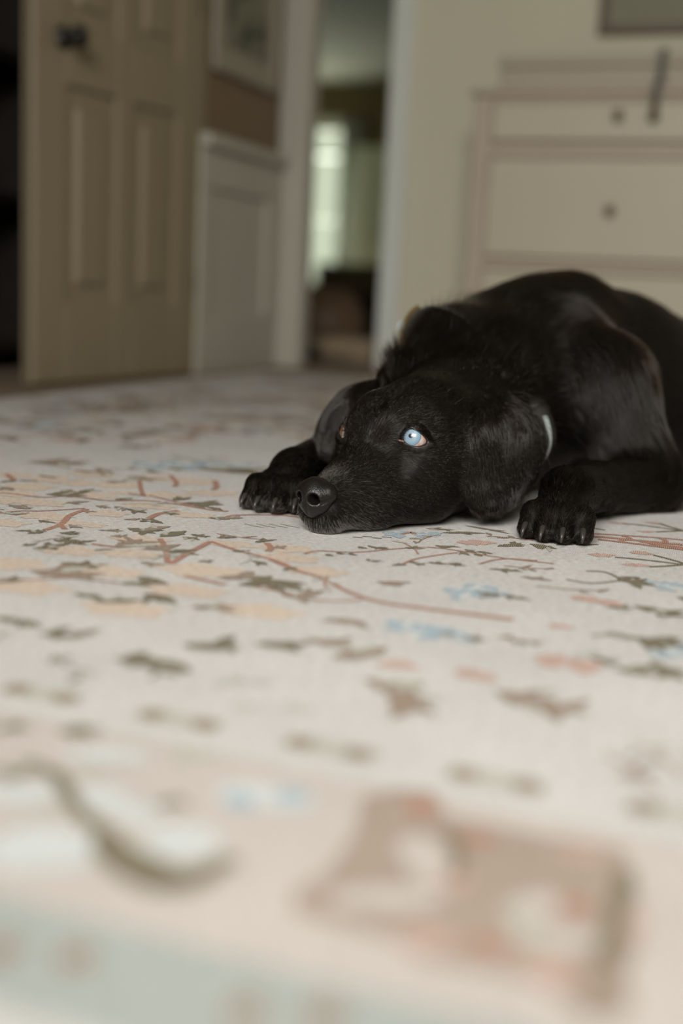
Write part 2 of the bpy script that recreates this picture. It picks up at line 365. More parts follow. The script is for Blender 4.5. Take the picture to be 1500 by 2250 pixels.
# framed pictures
def picture(name, label, w, h, fw, mats, loc, rz):
    o = bpy.data.objects.new(name, None); COL.objects.link(o); o.location = loc; o.rotation_euler = (0, 0, rz); tag(o, label, 'picture')
    b = MB()                                    # local x along the wall, -y out of the wall
    b.box(-w / 2, w / 2, -.022, -.002, 0, fw, .003).box(-w / 2, w / 2, -.022, -.002, h - fw, h, .003)
    b.box(-w / 2, -w / 2 + fw, -.0215, -.002, fw * .5, h - fw * .5, .003).box(w / 2 - fw, w / 2, -.0215, -.002, fw * .5, h - fw * .5, .003)
    b.build('frame', mats[0], o)
    MB().box(-w / 2 + fw * .8, w / 2 - fw * .8, -.010, -.006, fw * .8, h - fw * .8).build('mat_board', mats[1], o)
    mg = .055 if w > .46 else .045
    MB().box(-w / 2 + fw + mg, w / 2 - fw - mg, -.0115, -.0103, fw + mg, h - fw - mg).build('print', mats[2], o)
picture('framed_picture', 'picture in a dark brown wooden frame hanging above the dresser', .62, .50, .026, (M['frame_brown'], M['mat_board'], M['mat_board']), XY(-.653 + .31, VF - .001, 1.065), ROOM)
picture('framed_picture', 'botanical print in a pale frame on the brown wall beside the closet door', .43, .52, .03, (M['frame_white'], M['frame_white'], M['print']), XY(UL + .001, 3.345, .845), ROOM + math.pi / 2)

# ------------------------------------------------------------------ far room furniture seen through the doorway
pf = XY(0, 0); q = fl(712, 762); 
def uvof(P): return P[0] * C20 - P[1] * S20, P[0] * S20 + P[1] * C20
u, v = uvof(fl(708, 770))
o = empty('leather_pouf', u, v); tag(o, 'round brown leather pouf on the floor just beyond the open doorway', 'pouf')
MB().lathe([(.001, FZ + .002), (.12, FZ + .002), (.155, .03), (.175, .09), (.17, .15), (.14, .215), (.09, .25), (.03, .262), (.001, .263)], 'Z', n=28).build('cushion', M['leather'], o, True)
MB().lathe([(.001, .262), (.014, .262), (.016, .268), (.008, .273), (.001, .274)], 'Z', n=12).build('button', M['leather'], o, True)
b = MB()
for k in range(8):
    a = 2 * math.pi * k / 8
    b.tube([(r_ * math.cos(a), r_ * math.sin(a), z_) for r_, z_ in ((.157, .03), (.178, .09), (.173, .15), (.143, .216), (.092, .252), (.03, .264))], .003, 6)
b.build('seam', M['leather'], o, True)
u, v = uvof(fl(742, 786))
o = empty('pet_bed', u, v); tag(o, 'flat brown cushioned pet bed in front of the leather pouf past the doorway', 'pet bed')
MB().box(-.16, .17, -.12, .12, FZ + .003, .045, .02, 3).build('mattress', M['bed_fabric'], o, True)
b = MB(); pts = [(.165 * math.cos(a), .13 * math.sin(a), .045) for a in np.linspace(0, 2 * math.pi, 25)]
b.tube(pts, .034, 10); b.build('bolster', M['bed_fabric'], o, True)
u, v = uvof(fl(684, 789))
o = empty('ball', u, v); tag(o, 'small black ball on the floor left of the pet bed in the doorway', 'ball')
MB().lathe([(.001, 0)] + [(.026 * math.sin(a), .026 - .026 * math.cos(a)) for a in np.linspace(.15, 3.0, 12)] + [(.001, .052)], 'Z', n=18).build('ball_shell', M['black_plastic'], o, True)
u, v = uvof(fl(806, 742))
o = empty('wastebasket', u, v); tag(o, 'dark wastebasket standing near the right door jamb beyond the doorway', 'bin')
MB().lathe([(.06, FZ + .003), (.075, .10), (.088, .235), (.092, .24), (.088, .236), (.07, .03), (.001, .02)], 'Z', n=22).build('shell', M['black_plastic'], o, True)
o = empty('pale_cabinet', -3.78, VH - .24); tag(o, 'tall pale grey green cabinet standing right of the far bright window', 'cabinet')
MB().box(-.21, .36, -.2, .2, .02, 1.55, .006).build('carcass', M['pale_cabinet'], o)
MB().box(-.23, .38, -.22, .21, 1.551, 1.59, .008, 2).build('cornice', M['pale_cabinet'], o)
for (a, c) in ((-.2, .07), (.08, .35)):
    d = MB().box(a, c, -.222, -.201, .06, 1.52, .004).build('cabinet_door', M['pale_cabinet'], o)
    MB().box(a + .05, c - .05, -.232, -.2225, .12, 1.46, .006).build('panel', M['pale_cabinet'], d)
    MB().lathe([(.001, 0), (.008, 0), (.008, .012), (.014, .02), (.001, .028)], 'Y', n=12).build('knob', M['knob_brown'], d, True, loc=(.055 if a < 0 else .095, -.222, .8), rot=(0, 0, math.pi))
o = empty('low_bookshelf', -3.55, 9.75); tag(o, 'low dark wooden shelf unit in the far room before the pale cabinet', 'shelf')
MB().box(-.3, .3, .10, .11, FZ + .004, .46).build('back_panel', M['wall_dark'], o)
for x in (-.3, .28): MB().box(x, x + .02, -.11, .10, FZ + .004, .46, .002).build('side_panel', M['wall_dark'], o)
for z in (.01, .21, .44): MB().box(-.28 if z < .4 else -.3, .28 if z < .4 else .3, -.11, .10, z + (.021 if z > .4 else 0), z + .02 + (.021 if z > .4 else 0), .002).build('shelf', M['wall_dark'], o)
# curtain at the far window's right edge: a pleated sheet
vs, fs = [], []
nn = 40
for i in range(nn + 1):
    x = FW1 - .02 + .22 * i / nn; y = VH - .075 + .018 * math.sin(i * 1.25)
    for z in (.05, 1.9):
        for k in (0, .004): vs.append((x - .4 * .0, y + k, z))
for i in range(nn):
    a = i * 4; c = a + 4
    fs += [(a, c, c + 2, a + 2), (a + 1, a + 3, c + 3, c + 1), (a + 2, c + 2, c + 3, a + 3), (a, a + 1, c + 1, c)]
cu = link_mesh('curtain', vs, fs, M['curtain'], smooth=True, rot=(0, 0, ROOM)); tag(cu, 'pale pleated curtain hanging at the right edge of the far window', 'curtain')
MB().tube([(FW0 - .3, VH - .075, 1.91), (FW1 + .3, VH - .075, 1.91)], .012, 10).build('curtain_rod', M['knob_brown'], cu)
# ------------------------------------------------------------------ rug: flat weave with vines, leaves, blossoms and a border
CREAM = (0.665, 0.64, 0.61)
M['rug'] = weave('rug_cream', CREAM, gap=0.66, fleck=0.35)
M['rug_band'] = weave('rug_band', (0.60, 0.54, 0.495), gap=0.82)
M['rug_guard'] = weave('rug_guard', (0.40, 0.43, 0.40), gap=0.82, mixc=CREAM, mixf=0.2)
M['y_olive'] = weave('yarn_olive', (0.165, 0.13, 0.06), gap=0.6, mixc=CREAM, mixf=0.30)
M['y_brown'] = weave('yarn_brown', (0.30, 0.205, 0.135), gap=0.6, mixc=CREAM, mixf=0.4)
M['y_rust'] = weave('yarn_rust', (0.43, 0.19, 0.115), gap=0.65, mixc=CREAM, mixf=0.35)
M['y_pink'] = weave('yarn_pink', (0.58, 0.33, 0.25), gap=0.65, mixc=CREAM, mixf=0.6)
M['y_peach'] = weave('yarn_peach', (0.70, 0.545, 0.415), gap=0.75, mixc=CREAM, mixf=0.55)
M['y_blue'] = weave('yarn_blue', (0.36, 0.48, 0.56), gap=0.7, mixc=CREAM, mixf=0.5)
M['y_pale'] = weave('yarn_pale', (0.66, 0.68, 0.66), gap=0.8)
M['y_grey'] = weave('yarn_grey', (0.50, 0.49, 0.40), gap=0.7, mixc=CREAM, mixf=0.5)
M['y_med'] = weave('yarn_medallion', (0.38, 0.28, 0.21), gap=0.7, mixc=CREAM, mixf=0.35)
RU0, RU1, RV0, RV1 = -1.49, 1.25, .12, 3.32
rug = empty('rug', 0, 0); tag(rug, 'large cream woven rug with rust vines, olive leaves, peach blossoms and a border', 'rug')
MB().box(RU0, RU1, RV0, RV1, FZ + .001, 0, .003, 2).build('rug_base', M['rug'], rug)

class Motif:                                    # flat yarn shapes laid into the rug, collected per colour
    def __init__(s): s.V, s.F, s.k = {}, {}, 0
    def poly(s, col, pts, z):
        V, Fc = s.V.setdefault(col, []), s.F.setdefault(col, [])
        s.k += 1; z += (s.k % 2000) * 1.5e-7               # every shape lies on the ones before it
        b = len(V); pts = [np.asarray(p[:2], float) for p in pts]; c = sum(pts) / len(pts)
        V.append((*c, z)); V += [(*p, z) for p in pts]; n = len(pts)
        a = sum(pts[i][0] * pts[(i + 1) % n][1] - pts[(i + 1) % n][0] * pts[i][1] for i in range(n))
        for i in range(n):
            i2 = (i + 1) % n
            Fc.append((b, b + 1 + i, b + 1 + i2) if a > 0 else (b, b + 1 + i2, b + 1 + i))
    def leaf(s, col, p, q, w, z=.0006, bend=.0):
        p, q = np.asarray(p[:2], float), np.asarray(q[:2], float); d = q - p; L_ = np.linalg.norm(d)
        if w > .0095 and z > .00045:            # a sprig: one main leaflet with smaller ones beside it
            n = np.array([-d[1], d[0]]) / (L_ + 1e-9); L0 = max(L_, w * 1.6); d = d / (L_ + 1e-9) * L0
            s.blade(col, p, p + d, w * .78, z)
            for k in range(random.choice((1, 2, 3)) if w < .03 else 4):
                t = random.uniform(.1, .65); sg = random.choice((-1, 1)); a0 = p + d * t
                s.blade(col if random.random() < .75 else 'y_grey', a0, a0 + d * random.uniform(.2, .45) + n * sg * w * random.uniform(.5, 1.0), w * random.uniform(.3, .5), z)
            return
        s.blade(col, p, q, w, z, bend)
    def blade(s, col, p, q, w, z=.0006, bend=.0):
        p, q = np.asarray(p[:2], float), np.asarray(q[:2], float); d = q - p; n = np.array([-d[1], d[0]]) / (np.linalg.norm(d) + 1e-9)
        prof = [(0, .06), (.1, .4), (.22, .85), (.30, .66), (.42, 1), (.52, .74), (.64, .9), (.74, .55), (.86, .42), (1, .04)]
        j = [.75 + .5 * random.random() for _ in prof]; j2 = [.75 + .5 * random.random() for _ in prof]; w = w * .88; bend = bend or (random.random() - .5) * w * .5
        L = [p + d * t + n * (w / 2 * k * a + bend * math.sin(t * math.pi)) for (t, k), a in zip(prof, j)]; R = [p + d * t - n * (w / 2 * k * a - bend * math.sin(t * math.pi)) for (t, k), a in zip(prof, j2)]
        s.poly(col, L + R[::-1], z)
    def blob(s, col, c, a, b_, ang=0.0, z=.0003, lob=5, amp=.14):
        if col == 'y_blue' and a > .0125:       # a blue flower is a loose handful of petals
            for k in range(7): s.blob(col, (c[0] + random.uniform(-1, 1) * a * .8, c[1] + random.uniform(-1, 1) * b_ * .8), a * random.uniform(.22, .42), b_ * random.uniform(.22, .42), ang, z + .0001, 3, .3)
            s.blob('y_pale', c, a * .8, b_ * .8, ang, z - .0001, 5, .2); return
        if col == 'y_peach': a, b_, amp = a * .86, b_ * .86, .2
        ph = random.random() * 6; P = []
        for k in range(16):
            t = 2 * math.pi * k / 16; r = 1 + amp * math.sin(lob * t + ph)
            x, y = a * r * math.cos(t), b_ * r * math.sin(t); P.append((c[0] + x * math.cos(ang) - y * math.sin(ang), c[1] + x * math.sin(ang) + y * math.cos(ang)))
        s.poly(col, P, z)
    def stem(s, col, P, w, z=.00045):
        P = [np.asarray(p[:2], float) for p in P]; Q = []
        for i in range(len(P) - 1):             # Catmull-Rom
            p0, p1, p2, p3 = P[max(i - 1, 0)], P[i], P[i + 1], P[min(i + 2, len(P) - 1)]
            for t in np.linspace(0, 1, 5, endpoint=False):
                Q.append(.5 * (2 * p1 + (p2 - p0) * t + (2 * p0 - 5 * p1 + 4 * p2 - p3) * t * t + (3 * p1 - p0 - 3 * p2 + p3) * t ** 3))
        s.k += 1; z += (s.k % 2000) * 1.5e-7; Q.append(P[-1]); V, Fc = s.V.setdefault(col, []), s.F.setdefault(col, []); b = len(V)
        for i, p in enumerate(Q):
            d = Q[min(i + 1, len(Q) - 1)] - Q[max(i - 1, 0)]; n = np.array([-d[1], d[0]]) / (np.linalg.norm(d) + 1e-9)
            ww = w(i / (len(Q) - 1)) if callable(w) else w
            V += [(*(p + n * ww / 2), z), (*(p - n * ww / 2), z)]
        for i in range(len(Q) - 1): a = b + 2 * i; Fc.append((a + 1, a + 3, a + 2, a))
mo = Motif()
def flx(p): return fl(p[0], p[1])[:2]
# what is seen in the middle of the frame, right half (offset 700,1130, scale 1/1.875)
def A(x, y): return fl(700 + x / 1.875, 1130 + y / 1.875)[:2]
def Bq(x, y): return fl(x / 2.143, 1000 + y / 2.143)[:2]
mo.stem('y_rust', [A(-200, 190), A(-90, 235), A(0, 260), A(120, 320), A(240, 360), A(400, 385), A(600, 410), A(800, 435)], lambda t: .0038 + .0058 * t)
mo.stem('y_rust', [A(-60, 165), A(0, 152), A(150, 158), A(300, 145), A(450, 137), A(600, 155), A(750, 180), A(970, 205)], .0038)
mo.stem('y_rust', [A(345, 207), A(400, 185), A(520, 165), A(600, 157)], .0036)
mo.stem('y_rust', [A(660, 207), A(720, 190), A(790, 184)], .0036)
mo.stem('y_rust', [A(0, 355), A(100, 360), A(180, 352)], .004)
for (p, q, w) in [((505, 78), (690, 80), .016), ((440, 60), (560, 66), .012), ((600, 47), (790, 82), .012), ((735, 134), (835, 120), .017), ((868, 124), (935, 136), .020),
                  ((975, 128), (1060, 122), .010), ((160, 135), (200, 143), .009), ((200, 130), (272, 146), .010), ((352, 140), (425, 142), .013), ((478, 130), (513, 134), .011),
                  ((508, 140), (553, 134), .012), ((108, 155), (162, 172), .010), ((72, 160), (108, 166), .009), ((28, 165), (62, 174), .009), ((570, 156), (622, 172), .010),
                  ((600, 146), (650, 160), .010), ((648, 155), (684, 160), .011), ((640, 165), (672, 176), .009), ((365, 196), (438, 212), .012), ((450, 200), (530, 206), .012),
                  ((300, 212), (345, 208), .010), ((195, 186), (236, 196), .010), ((1225, 268), (1320, 285), .024), ((1290, 280), (1375, 292), .009), ((1235, 262), (1290, 262), .014),
                  ((1185, 384), (1262, 390), .014), ((1290, 380), (1375, 392), .018), ((1400, 425), (1510, 398), .024), ((1470, 342), (1520, 350), .014), ((1215, 640), (1305, 650), .020),
                  ((1110, 586), (1240, 625), .014), ((1365, 605), (1520, 690), .022), ((1290, 508), (1420, 528), .030), ((1370, 540), (1420, 505), .010)]:
    mo.leaf('y_olive', A(*p), A(*q), w)
for (p, q, w) in [((700, 226), (845, 240), .012), ((830, 258), (965, 276), .014), ((235, 282), (365, 282), .020), ((10, 442), (135, 448), .022), ((-30, 520), (50, 532), .02), ((530, 204), (595, 212), .012),
                  ((60, 600), (150, 575), .024), ((130, 590), (235, 560), .024), ((190, 680), (300, 720), .03), ((280, 735), (400, 790), .03), ((720, 730), (850, 760), .030), ((820, 760), (1000, 800), .03)]:
    mo.leaf('y_brown' if p[1] > 240 else 'y_olive', A(*p), A(*q), w)
for P in [[(1100, 235), (1180, 240), (1250, 272)], [(1020, 270), (1120, 285), (1240, 275)], [(1180, 488), (1240, 495), (1310, 512)], [(1120, 500), (1200, 500), (1300, 520)], [(1060, 128), (1150, 126)], [(660, 345), (760, 335), (870, 355)]]:
    mo.stem('y_olive', [A(*p) for p in P], .004)
for P in [[(1220, 178), (1350, 190), (1510, 210)], [(1380, 170), (1440, 185), (1510, 206)], [(1360, 218), (1440, 214), (1510, 208)], [(1250, 40), (1330, 46), (1490, 68)], [(1400, 38), (1450, 54), (1510, 70)], [(1390, 74), (1450, 71), (1510, 69)], [(1085, 45), (1130, 58), (1180, 66)]]:
    mo.stem('y_olive', [A(*p) for p in P], .005)
for (p, q, w) in [((565, 118), (735, 120), .030), ((1030, 340), (1180, 362), .026), ((1130, 355), (1262, 385), .026), ((1105, 165), (1225, 168), .022), ((1275, 158), (1385, 168), .022), ((1245, 208), (1375, 214), .018),
                  ((890, 592), (1050, 618), .040), ((1010, 608), (1180, 628), .040), ((1190, 34), (1290, 42), .016), ((1340, 32), (1420, 40), .014), ((1310, 70), (1390, 72), .013), ((940, 465), (1060, 470), .018), ((560, 640), (740, 690), .03), ((230, 620), (420, 640), .025)]:
    mo.leaf('y_pink', A(*p), A(*q), w, .0004)
for P, w in [([(1065, 92), (1180, 96), (1300, 108), (1510, 128)], .010), ([(1090, 78), (1250, 88), (1400, 98), (1510, 108)], .006), ([(1150, 104), (1300, 122), (1510, 148)], .008), ([(1110, 82), (1060, 98), (1120, 106)], .007), ([(1250, 92), (1280, 100), (1240, 112)], .006),
             ([(1400, 98), (1430, 112), (1390, 124)], .006), ([(1330, 112), (1420, 130), (1510, 140)], .012), ([(790, 184), (900, 192)], .004)]:
    mo.stem('y_rust', [A(*p) for p in P], w)
for (c, a, b_) in [((600, 328), .016, .022), ((665, 308), .016, .016), ((700, 330), .02, .012), ((345, 84), .022, .018), ((435, 84), .018, .016), ((440, 480), .020, .022), ((525, 495), .024, .018), ((370, 465), .020, .016), ((1470, 300), .028, .018), ((1480, 560), .03, .02)]:
    mo.blob('y_blue', A(*c), a, b_, -.35)
for (p, q) in [((640, 322), (760, 338)), ((480, 492), (560, 500)), ((590, 505), (700, 525)), ((760, 338), (850, 352))]: mo.leaf('y_olive', A(*p), A(*q), .011)
mo.stem('y_rust', [A(340, 84), A(380, 76), A(395, 84)], .006)
for q in [(140, 95), (180, 92), (220, 98), (260, 94)]: mo.stem('y_olive', [A(*q), A(q[0] + 40, q[1] + 3)], .0022)
# left half
for P, w in [([(0, 178), (80, 186), (200, 200), (330, 195), (500, 215), (700, 216), (850, 235), (1000, 260), (1075, 266)], .0055), ([(-40, 278), (100, 264), (200, 264), (400, 252)], .0045), ([(410, 255), (330, 285), (290, 325), (210, 355)], .007),
             ([(655, 110), (664, 165), (680, 196)], .006), ([(700, 190), (800, 215), (1000, 262)], .005), ([(700, 300), (750, 277), (840, 262)], .008), ([(1060, 303), (1100, 285), (1300, 283), (1420, 296)], .0055), ([(752, 395), (778, 440), (788, 510)], .006),
             ([(995, 408), (900, 455), (800, 515)], .007), ([(990, 408), (1100, 445), (1300, 500), (1400, 545), (1510, 575)], .0055), ([(300, 515), (312, 560), (345, 580)], .007), ([(430, 420), (545, 435)], .006), ([(870, 570), (960, 590), (1060, 612)], .007),
             ([(0, 582), (150, 588), (345, 580), (560, 605)], .004), ([(310, 165), (335, 190), (330, 200)], .007), ([(800, 95), (830, 130), (820, 150)], .007), ([(30, 90), (60, 115), (60, 125)], .008), ([(1255, 415), (1275, 440), (1260, 455)], .007), ([(280, 325), (305, 350)], .006),
             ([(1010, 120), (1020, 150), (1000, 165)], .008), ([(1190, 620), (1350, 650), (1510, 690)], .005)]:
    mo.stem('y_rust', [Bq(*p) for p in P], w)
for (c, a, b_) in [((190, 225), .036, .024), ((70, 182), .03, .026), ((140, 150), .034, .030), ((350, 130), .036, .026), ((460, 190), .030, .022), ((780, 190), .036, .026), ((700, 240), .036, .020), ((205, 287), .036, .022), ((500, 276), .028, .020), ((890, 282), .038, .018), ((15, 320), .03, .02),
                   ((375, 326), .034, .016), ((660, 400), .036, .022), ((330, 450), .036, .022), ((620, 465), .036, .022), ((1080, 420), .030, .018), ((1340, 440), .036, .020), ((1355, 486), .036, .022), ((510, 550), .037, .024), ((950, 545), .046, .028), ((50, 512), .04, .026), ((110, 622), .044, .026),
                   ((1490, 548), .034, .022), ((870, 640), .042, .024), ((590, 725), .042, .026), ((1215, 736), .042, .024), ((60, 95), .028, .026), ((900, 125), .04, .03), ((540, 140), .034, .03), ((600, 180), .03, .016), ((960, 180), .03, .02), ((1060, 180), .02, .02), ((30, 215), .028, .022), ((230, 110), .03, .03), ((720, 110), .03, .03), ((430, 90), .036, .03)]:
    mo.blob('y_peach', Bq(*c), a, b_, -.2)
LV = [((60, 248), (145, 256), .012), ((50, 282), (112, 276), .014), ((180, 308), (262, 322), .012), ((70, 358), (225, 362), .012), ((128, 372), (210, 358), .014), ((278, 366), (352, 374), .014), ((325, 328), (392, 346), .014), ((310, 228), (425, 220), .018), ((308, 162), (372, 182), .02),
      ((368, 178), (422, 166), .020), ((215, 185), (265, 187), .03), ((380, 264), (452, 270), .012), ((448, 240), (492, 246), .013), ((538, 243), (602, 256), .016), ((598, 254), (652, 266), .02), ((580, 305), (664, 300), .010), ((658, 316), (722, 304), .014), ((715, 304), (768, 324), .014), ((768, 268), (814, 276), .015),
      ((455, 354), (585, 359), .010), ((600, 345), (655, 356), .024), ((678, 356), (732, 348), .022), ((518, 383), (602, 385), .010), ((750, 386), (805, 374), .026), ((858, 388), (932, 400), .013), ((898, 374), (992, 386), .014), ((1018, 391), (1115, 390), .013), ((250, 400), (335, 420), .014), ((335, 420), (455, 404), .014),
      ((150, 440), (212, 440), .016), ((195, 432), (272, 424), .018), ((548, 440), (606, 420), .03), ((668, 446), (714, 440), .028), ((788, 462), (834, 458), .02), ((658, 506), (745, 516), .016), ((288, 508), (345, 518), .026), ((368, 532), (412, 498), .018), ((398, 526), (475, 520), .014), ((138, 550), (212, 552), .04),
      ((-20, 602), (65, 594), .016), ((558, 607), (655, 605), .018), ((648, 574), (714, 592), .024), ((1018, 582), (1084, 580), .028), ((1118, 613), (1184, 612), .038), ((980, 296), (1065, 304), .014), ((1200, 412), (1265, 405), .014), ((1268, 442), (1325, 434), .014), ((1318, 654), (1405, 668), .02), ((1395, 664), (1485, 648), .02),
      ((895, 722), (1065, 718), .024), ((675, 654), (825, 702), .026), ((345, 652), (470, 680), .02), ((440, 690), (575, 688), .024), ((-10, 765), (75, 786), .018), ((185, 842), (335, 850), .022), ((855, 892), (1035, 900), .026), ((1195, 892), (1310, 890), .026), ((535, 960), (705, 968), .026), ((735, 968), (835, 1005), .022), ((1430, 868), (1520, 884), .024),
      ((60, 780), (200, 815), .012), ((330, 850), (480, 820), .01), ((130, 32), (205, 36), .05), ((340, 72), (490, 84), .02), ((180, 95), (265, 112), .016), ((470, 60), (490, 100), .02), ((600, 100), (640, 108), .03), ((490, 130), (600, 128), .012), ((690, 70), (740, 85), .02), ((860, 225), (915, 228), .03), ((780, 60), (840, 66), .02),
      ((540, 212), (600, 206), .016), ((600, 182), (660, 190), .014), ((920, 62), (1060, 78), .05), ((1060, 70), (1185, 76), .045), ((1190, 92), (1300, 96), .04), ((810, 215), (860, 208), .02), ((970, 245), (1050, 262), .014), ((1000, 300), (1050, 296), .012), ((1060, 300), (1120, 298), .013), ((40, 235), (70, 240), .02), ((0, 130), (80, 120), .012), ((80, 120), (190, 124), .01), ((0, 150), (30, 160), .02),
      ((280, 398), (330, 402), .014), ((100, 428), (160, 422), .01), ((440, 452), (540, 446), .008), ((930, 505), (1010, 500), .01), ((1180, 500), (1260, 520), .012), ((1090, 455), (1160, 452), .012), ((1330, 545), (1400, 530), .012)]
for (p, q, w) in LV: mo.leaf('y_olive' if random.random() < .62 else 'y_brown', Bq(*p), Bq(*q), w)
for (c, a, b_) in [((770, 52), .05, .04), ((860, 46), .05, .04), ((1060, 48), .05, .03)]: mo.blob('y_blue', Bq(*c), a, b_)
for k in range(16): mo.stem('y_grey', [Bq(1150 + 14 * k, 325 + 3.5 * (k % 4)), Bq(1200 + 14 * k, 332 + 3.5 * (k % 4))], .0025)
# the same vines repeated on the rest of the field
def world(u, v): return XY(u, v)[:2]
def seen(P):
    x, y = proj((P[0], P[1], 0)); return -30 < x < 1530 and 1025 < y < 1560
R2 = random.Random(5)
for k in range(120):
    u, v = R2.uniform(RU0 + .25, RU1 - .25), R2.uniform(1.2 if k > 60 else .72, RV1 - .15)
    a = R2.uniform(0, 6.28); P = [np.array([u, v])]
    for i in range(R2.randint(4, 7)):
        a += R2.uniform(-.6, .6); P.append(P[-1] + .085 * np.array([math.cos(a), math.sin(a)]))
    P = [np.array([min(max(p[0], RU0 + .12), RU1 - .12), min(max(p[1], .70), RV1 - .12)]) for p in P]
    Wp = [world(*p) for p in P]
    if any(seen(p) for p in Wp): continue
    mo.stem('y_rust', Wp, .006, .00042)
    for p, q in zip(Wp, Wp[1:]):
        d = q - p; n = np.array([-d[1], d[0]]) / (np.linalg.norm(d) + 1e-9)
        for s in (-1, 1):
            b0 = p + d * R2.uniform(.2, .8); b1 = b0 + n * s * R2.uniform(.03, .05) + d * R2.uniform(.1, .4)
            mo.leaf(R2.choice(['y_olive', 'y_olive', 'y_brown']), b0, b1, R2.uniform(.012, .022), .0005 + R2.random() * .0002)
        if R2.random() < .62:
            c = p + n * R2.choice((-1, 1)) * R2.uniform(.05, .08); mo.blob(R2.choice(['y_peach'] * 5 + ['y_blue', 'y_pink']), c, R2.uniform(.026, .040), R2.uniform(.022, .034), R2.uniform(0, 3), .0002 + R2.random() * .0001)
for k in range(420):
    u, v = R2.uniform(RU0 + .15, RU1 - .15), .62 + (RV1 - .75) * R2.random() ** 1.5
    c = world(u, v); a = R2.uniform(0, 6.28); d = np.array([math.cos(a), math.sin(a)]); n = np.array([-d[1], d[0]]); q = R2.uniform(.018, .034)
    col = R2.choice(['y_grey', 'y_grey', 'y_brown', 'y_olive'])
    if seen(c) and R2.random() < .45: continue
    mo.stem('y_rust' if R2.random() < .4 else col, [c - d * q, c, c + d * q * .9 + n * q * .3], .0022, .0004)
    for j in range(R2.randint(2, 5)):
        t = R2.uniform(-.9, .9); sg = R2.choice((-1, 1)); a0 = c + d * q * t; mo.blade(col, a0, a0 + d * q * .35 + n * sg * q * R2.uniform(.3, .6), R2.uniform(.004, .008), .00048)
# border bands along the near edge of the rug
def band(col, u0, u1, v0, v1, z=.00012): mo.poly(col, [world(u0, v0), world(u1, v0), world(u1, v1), world(u0, v1)], z)
band('rug_band', RU0 + .02, RU1 - .02, .372, .552)
band('rug_guard', RU0 + .02, RU1 - .02, .312, .374, .00016)
k = -14
while -.401 + .0941 * k < RU1 - .1:
    uc = -.401 + .0941 * k
    if uc > RU0 + .1:
        mo.poly('y_grey', [world(uc - .027, .574), world(uc + .027, .574), world(uc + .027, .594), world(uc - .027, .594)], .0003)
        for s in (-1, 1): mo.blob('y_brown', world(uc + s * .017, .584), .0085, .009, 0, .0005, 4, .1)
    k += 1
for px in [(0, 2090), (165, 2108), (540, 2225), (715, 2232)]: mo.blob('y_brown', flx(px), .0075, .009, 0, .0006, 4, .1)
for k in range(-12, 16):
    u = -.245 + .072 * k
    if RU0 + .1 < u < RU1 - .1 and not -.25 < u < .02: mo.blob('y_brown', world(u, .343), .0075, .009, 0, .0006, 4, .1)
# blossom with an olive leaf crescent, blue buds and the large medallion in the peach band
mo.stem('y_olive', [flx(p) for p in [(232, 1828), (250, 1872), (310, 1912), (375, 1938), (440, 1925), (512, 1888)]], lambda t: .010 + .014 * math.sin(math.pi * min(1, t * 1.1)), .0006)
mo.stem('y_olive', [flx(p) for p in [(95, 1692), (130, 1712), (155, 1760), (200, 1810), (232, 1828)]], .009, .0006)
for (p, q, w) in [((125, 1612), (195, 1606), .016), ((-20, 1606), (20, 1604), .014), ((-20, 1696), (20, 1698), .016), ((330, 1775), (400, 1758), .012), ((40, 1670), (110, 1690), .008)]: mo.leaf('y_olive', flx(p), flx(q), w, .0006)
for (p, q, w) in [((360, 1640), (460, 1678), .014), ((150, 1700), (260, 1690), .012), ((60, 1780), (140, 1790), .012)]: mo.leaf('y_grey', flx(p), flx(q), w, .0005)
for (c, a, b_) in [((400, 1850), .018, .017), ((215, 1755), .015, .014), ((90, 1865), .026, .022), ((235, 1660), .022, .010), ((50, 1745), .020, .012), ((300, 1790), .012, .012)]: mo.blob('y_pale', flx(c), a, b_, 0, .0004, 5, .08)
mo.blob('y_pale', flx((582, 1752)), .026, .014, -.2, .0004, 4, .05)
mo.blob('y_blue', flx((526, 1762)), .0072, .011, .4, .0006, 3, .05); mo.blob('y_blue', flx((641, 1750)), .0088, .0085, 0, .0006, 3, .05)
mo.poly('y_med', [flx(p) for p in [(795, 1750), (870, 1735), (950, 1738), (985, 1795), (1180, 1835), (1370, 1865), (1400, 1950), (1405, 2050), (1360, 2200), (1290, 2235), (1180, 2160), (1050, 2130), (940, 2115), (850, 2060), (720, 2030), (640, 2005), (645, 1965), (720, 1915), (780, 1830)]], .0003)
for (c, a, b_, an) in [((935, 1890), .012, .024, .2), ((855, 1975), .026, .010, .15), ((1195, 1990), .012, .010, 0), ((1230, 2065), .020, .008, 0), ((700, 2090), .0, .0, 0)]:
    if a: mo.blob('rug_band', flx(c), a, b_, an, .0005, 4, .08)
for (c, a, b_) in [((925, 1775), .011, .012), ((1000, 1930), .008, .016), ((935, 2068), .014, .010), ((1262, 1995), .010, .009), ((1375, 2030), .010, .014), ((1210, 2140), .014, .010), ((1070, 2085), .012, .007), ((1040, 1845), .014, .008), ((1270, 1880), .016, .006)]: mo.blob('y_rust' if c[1] % 2 else 'y_pink', flx(c), a * .8, b_ * .8, 0, .0006, 4, .1)
mo.stem('y_olive', [flx(p) for p in [(1375, 1915), (1360, 1990), (1345, 2060), (1325, 2120)]], .009, .0007)
mo.stem('y_brown', [flx(p) for p in [(1370, 2060), (1320, 2140), (1345, 2200), (1270, 2220)]], .014, .00065)
mo.stem('y_olive', [flx(p) for p in [(980, 1825), (1005, 1870), (1000, 1930)]], .006, .0007)
mo.stem('y_grey', [flx(p) for p in [(1120, 1990), (1170, 2060), (1230, 2090)]], .009, .0007)
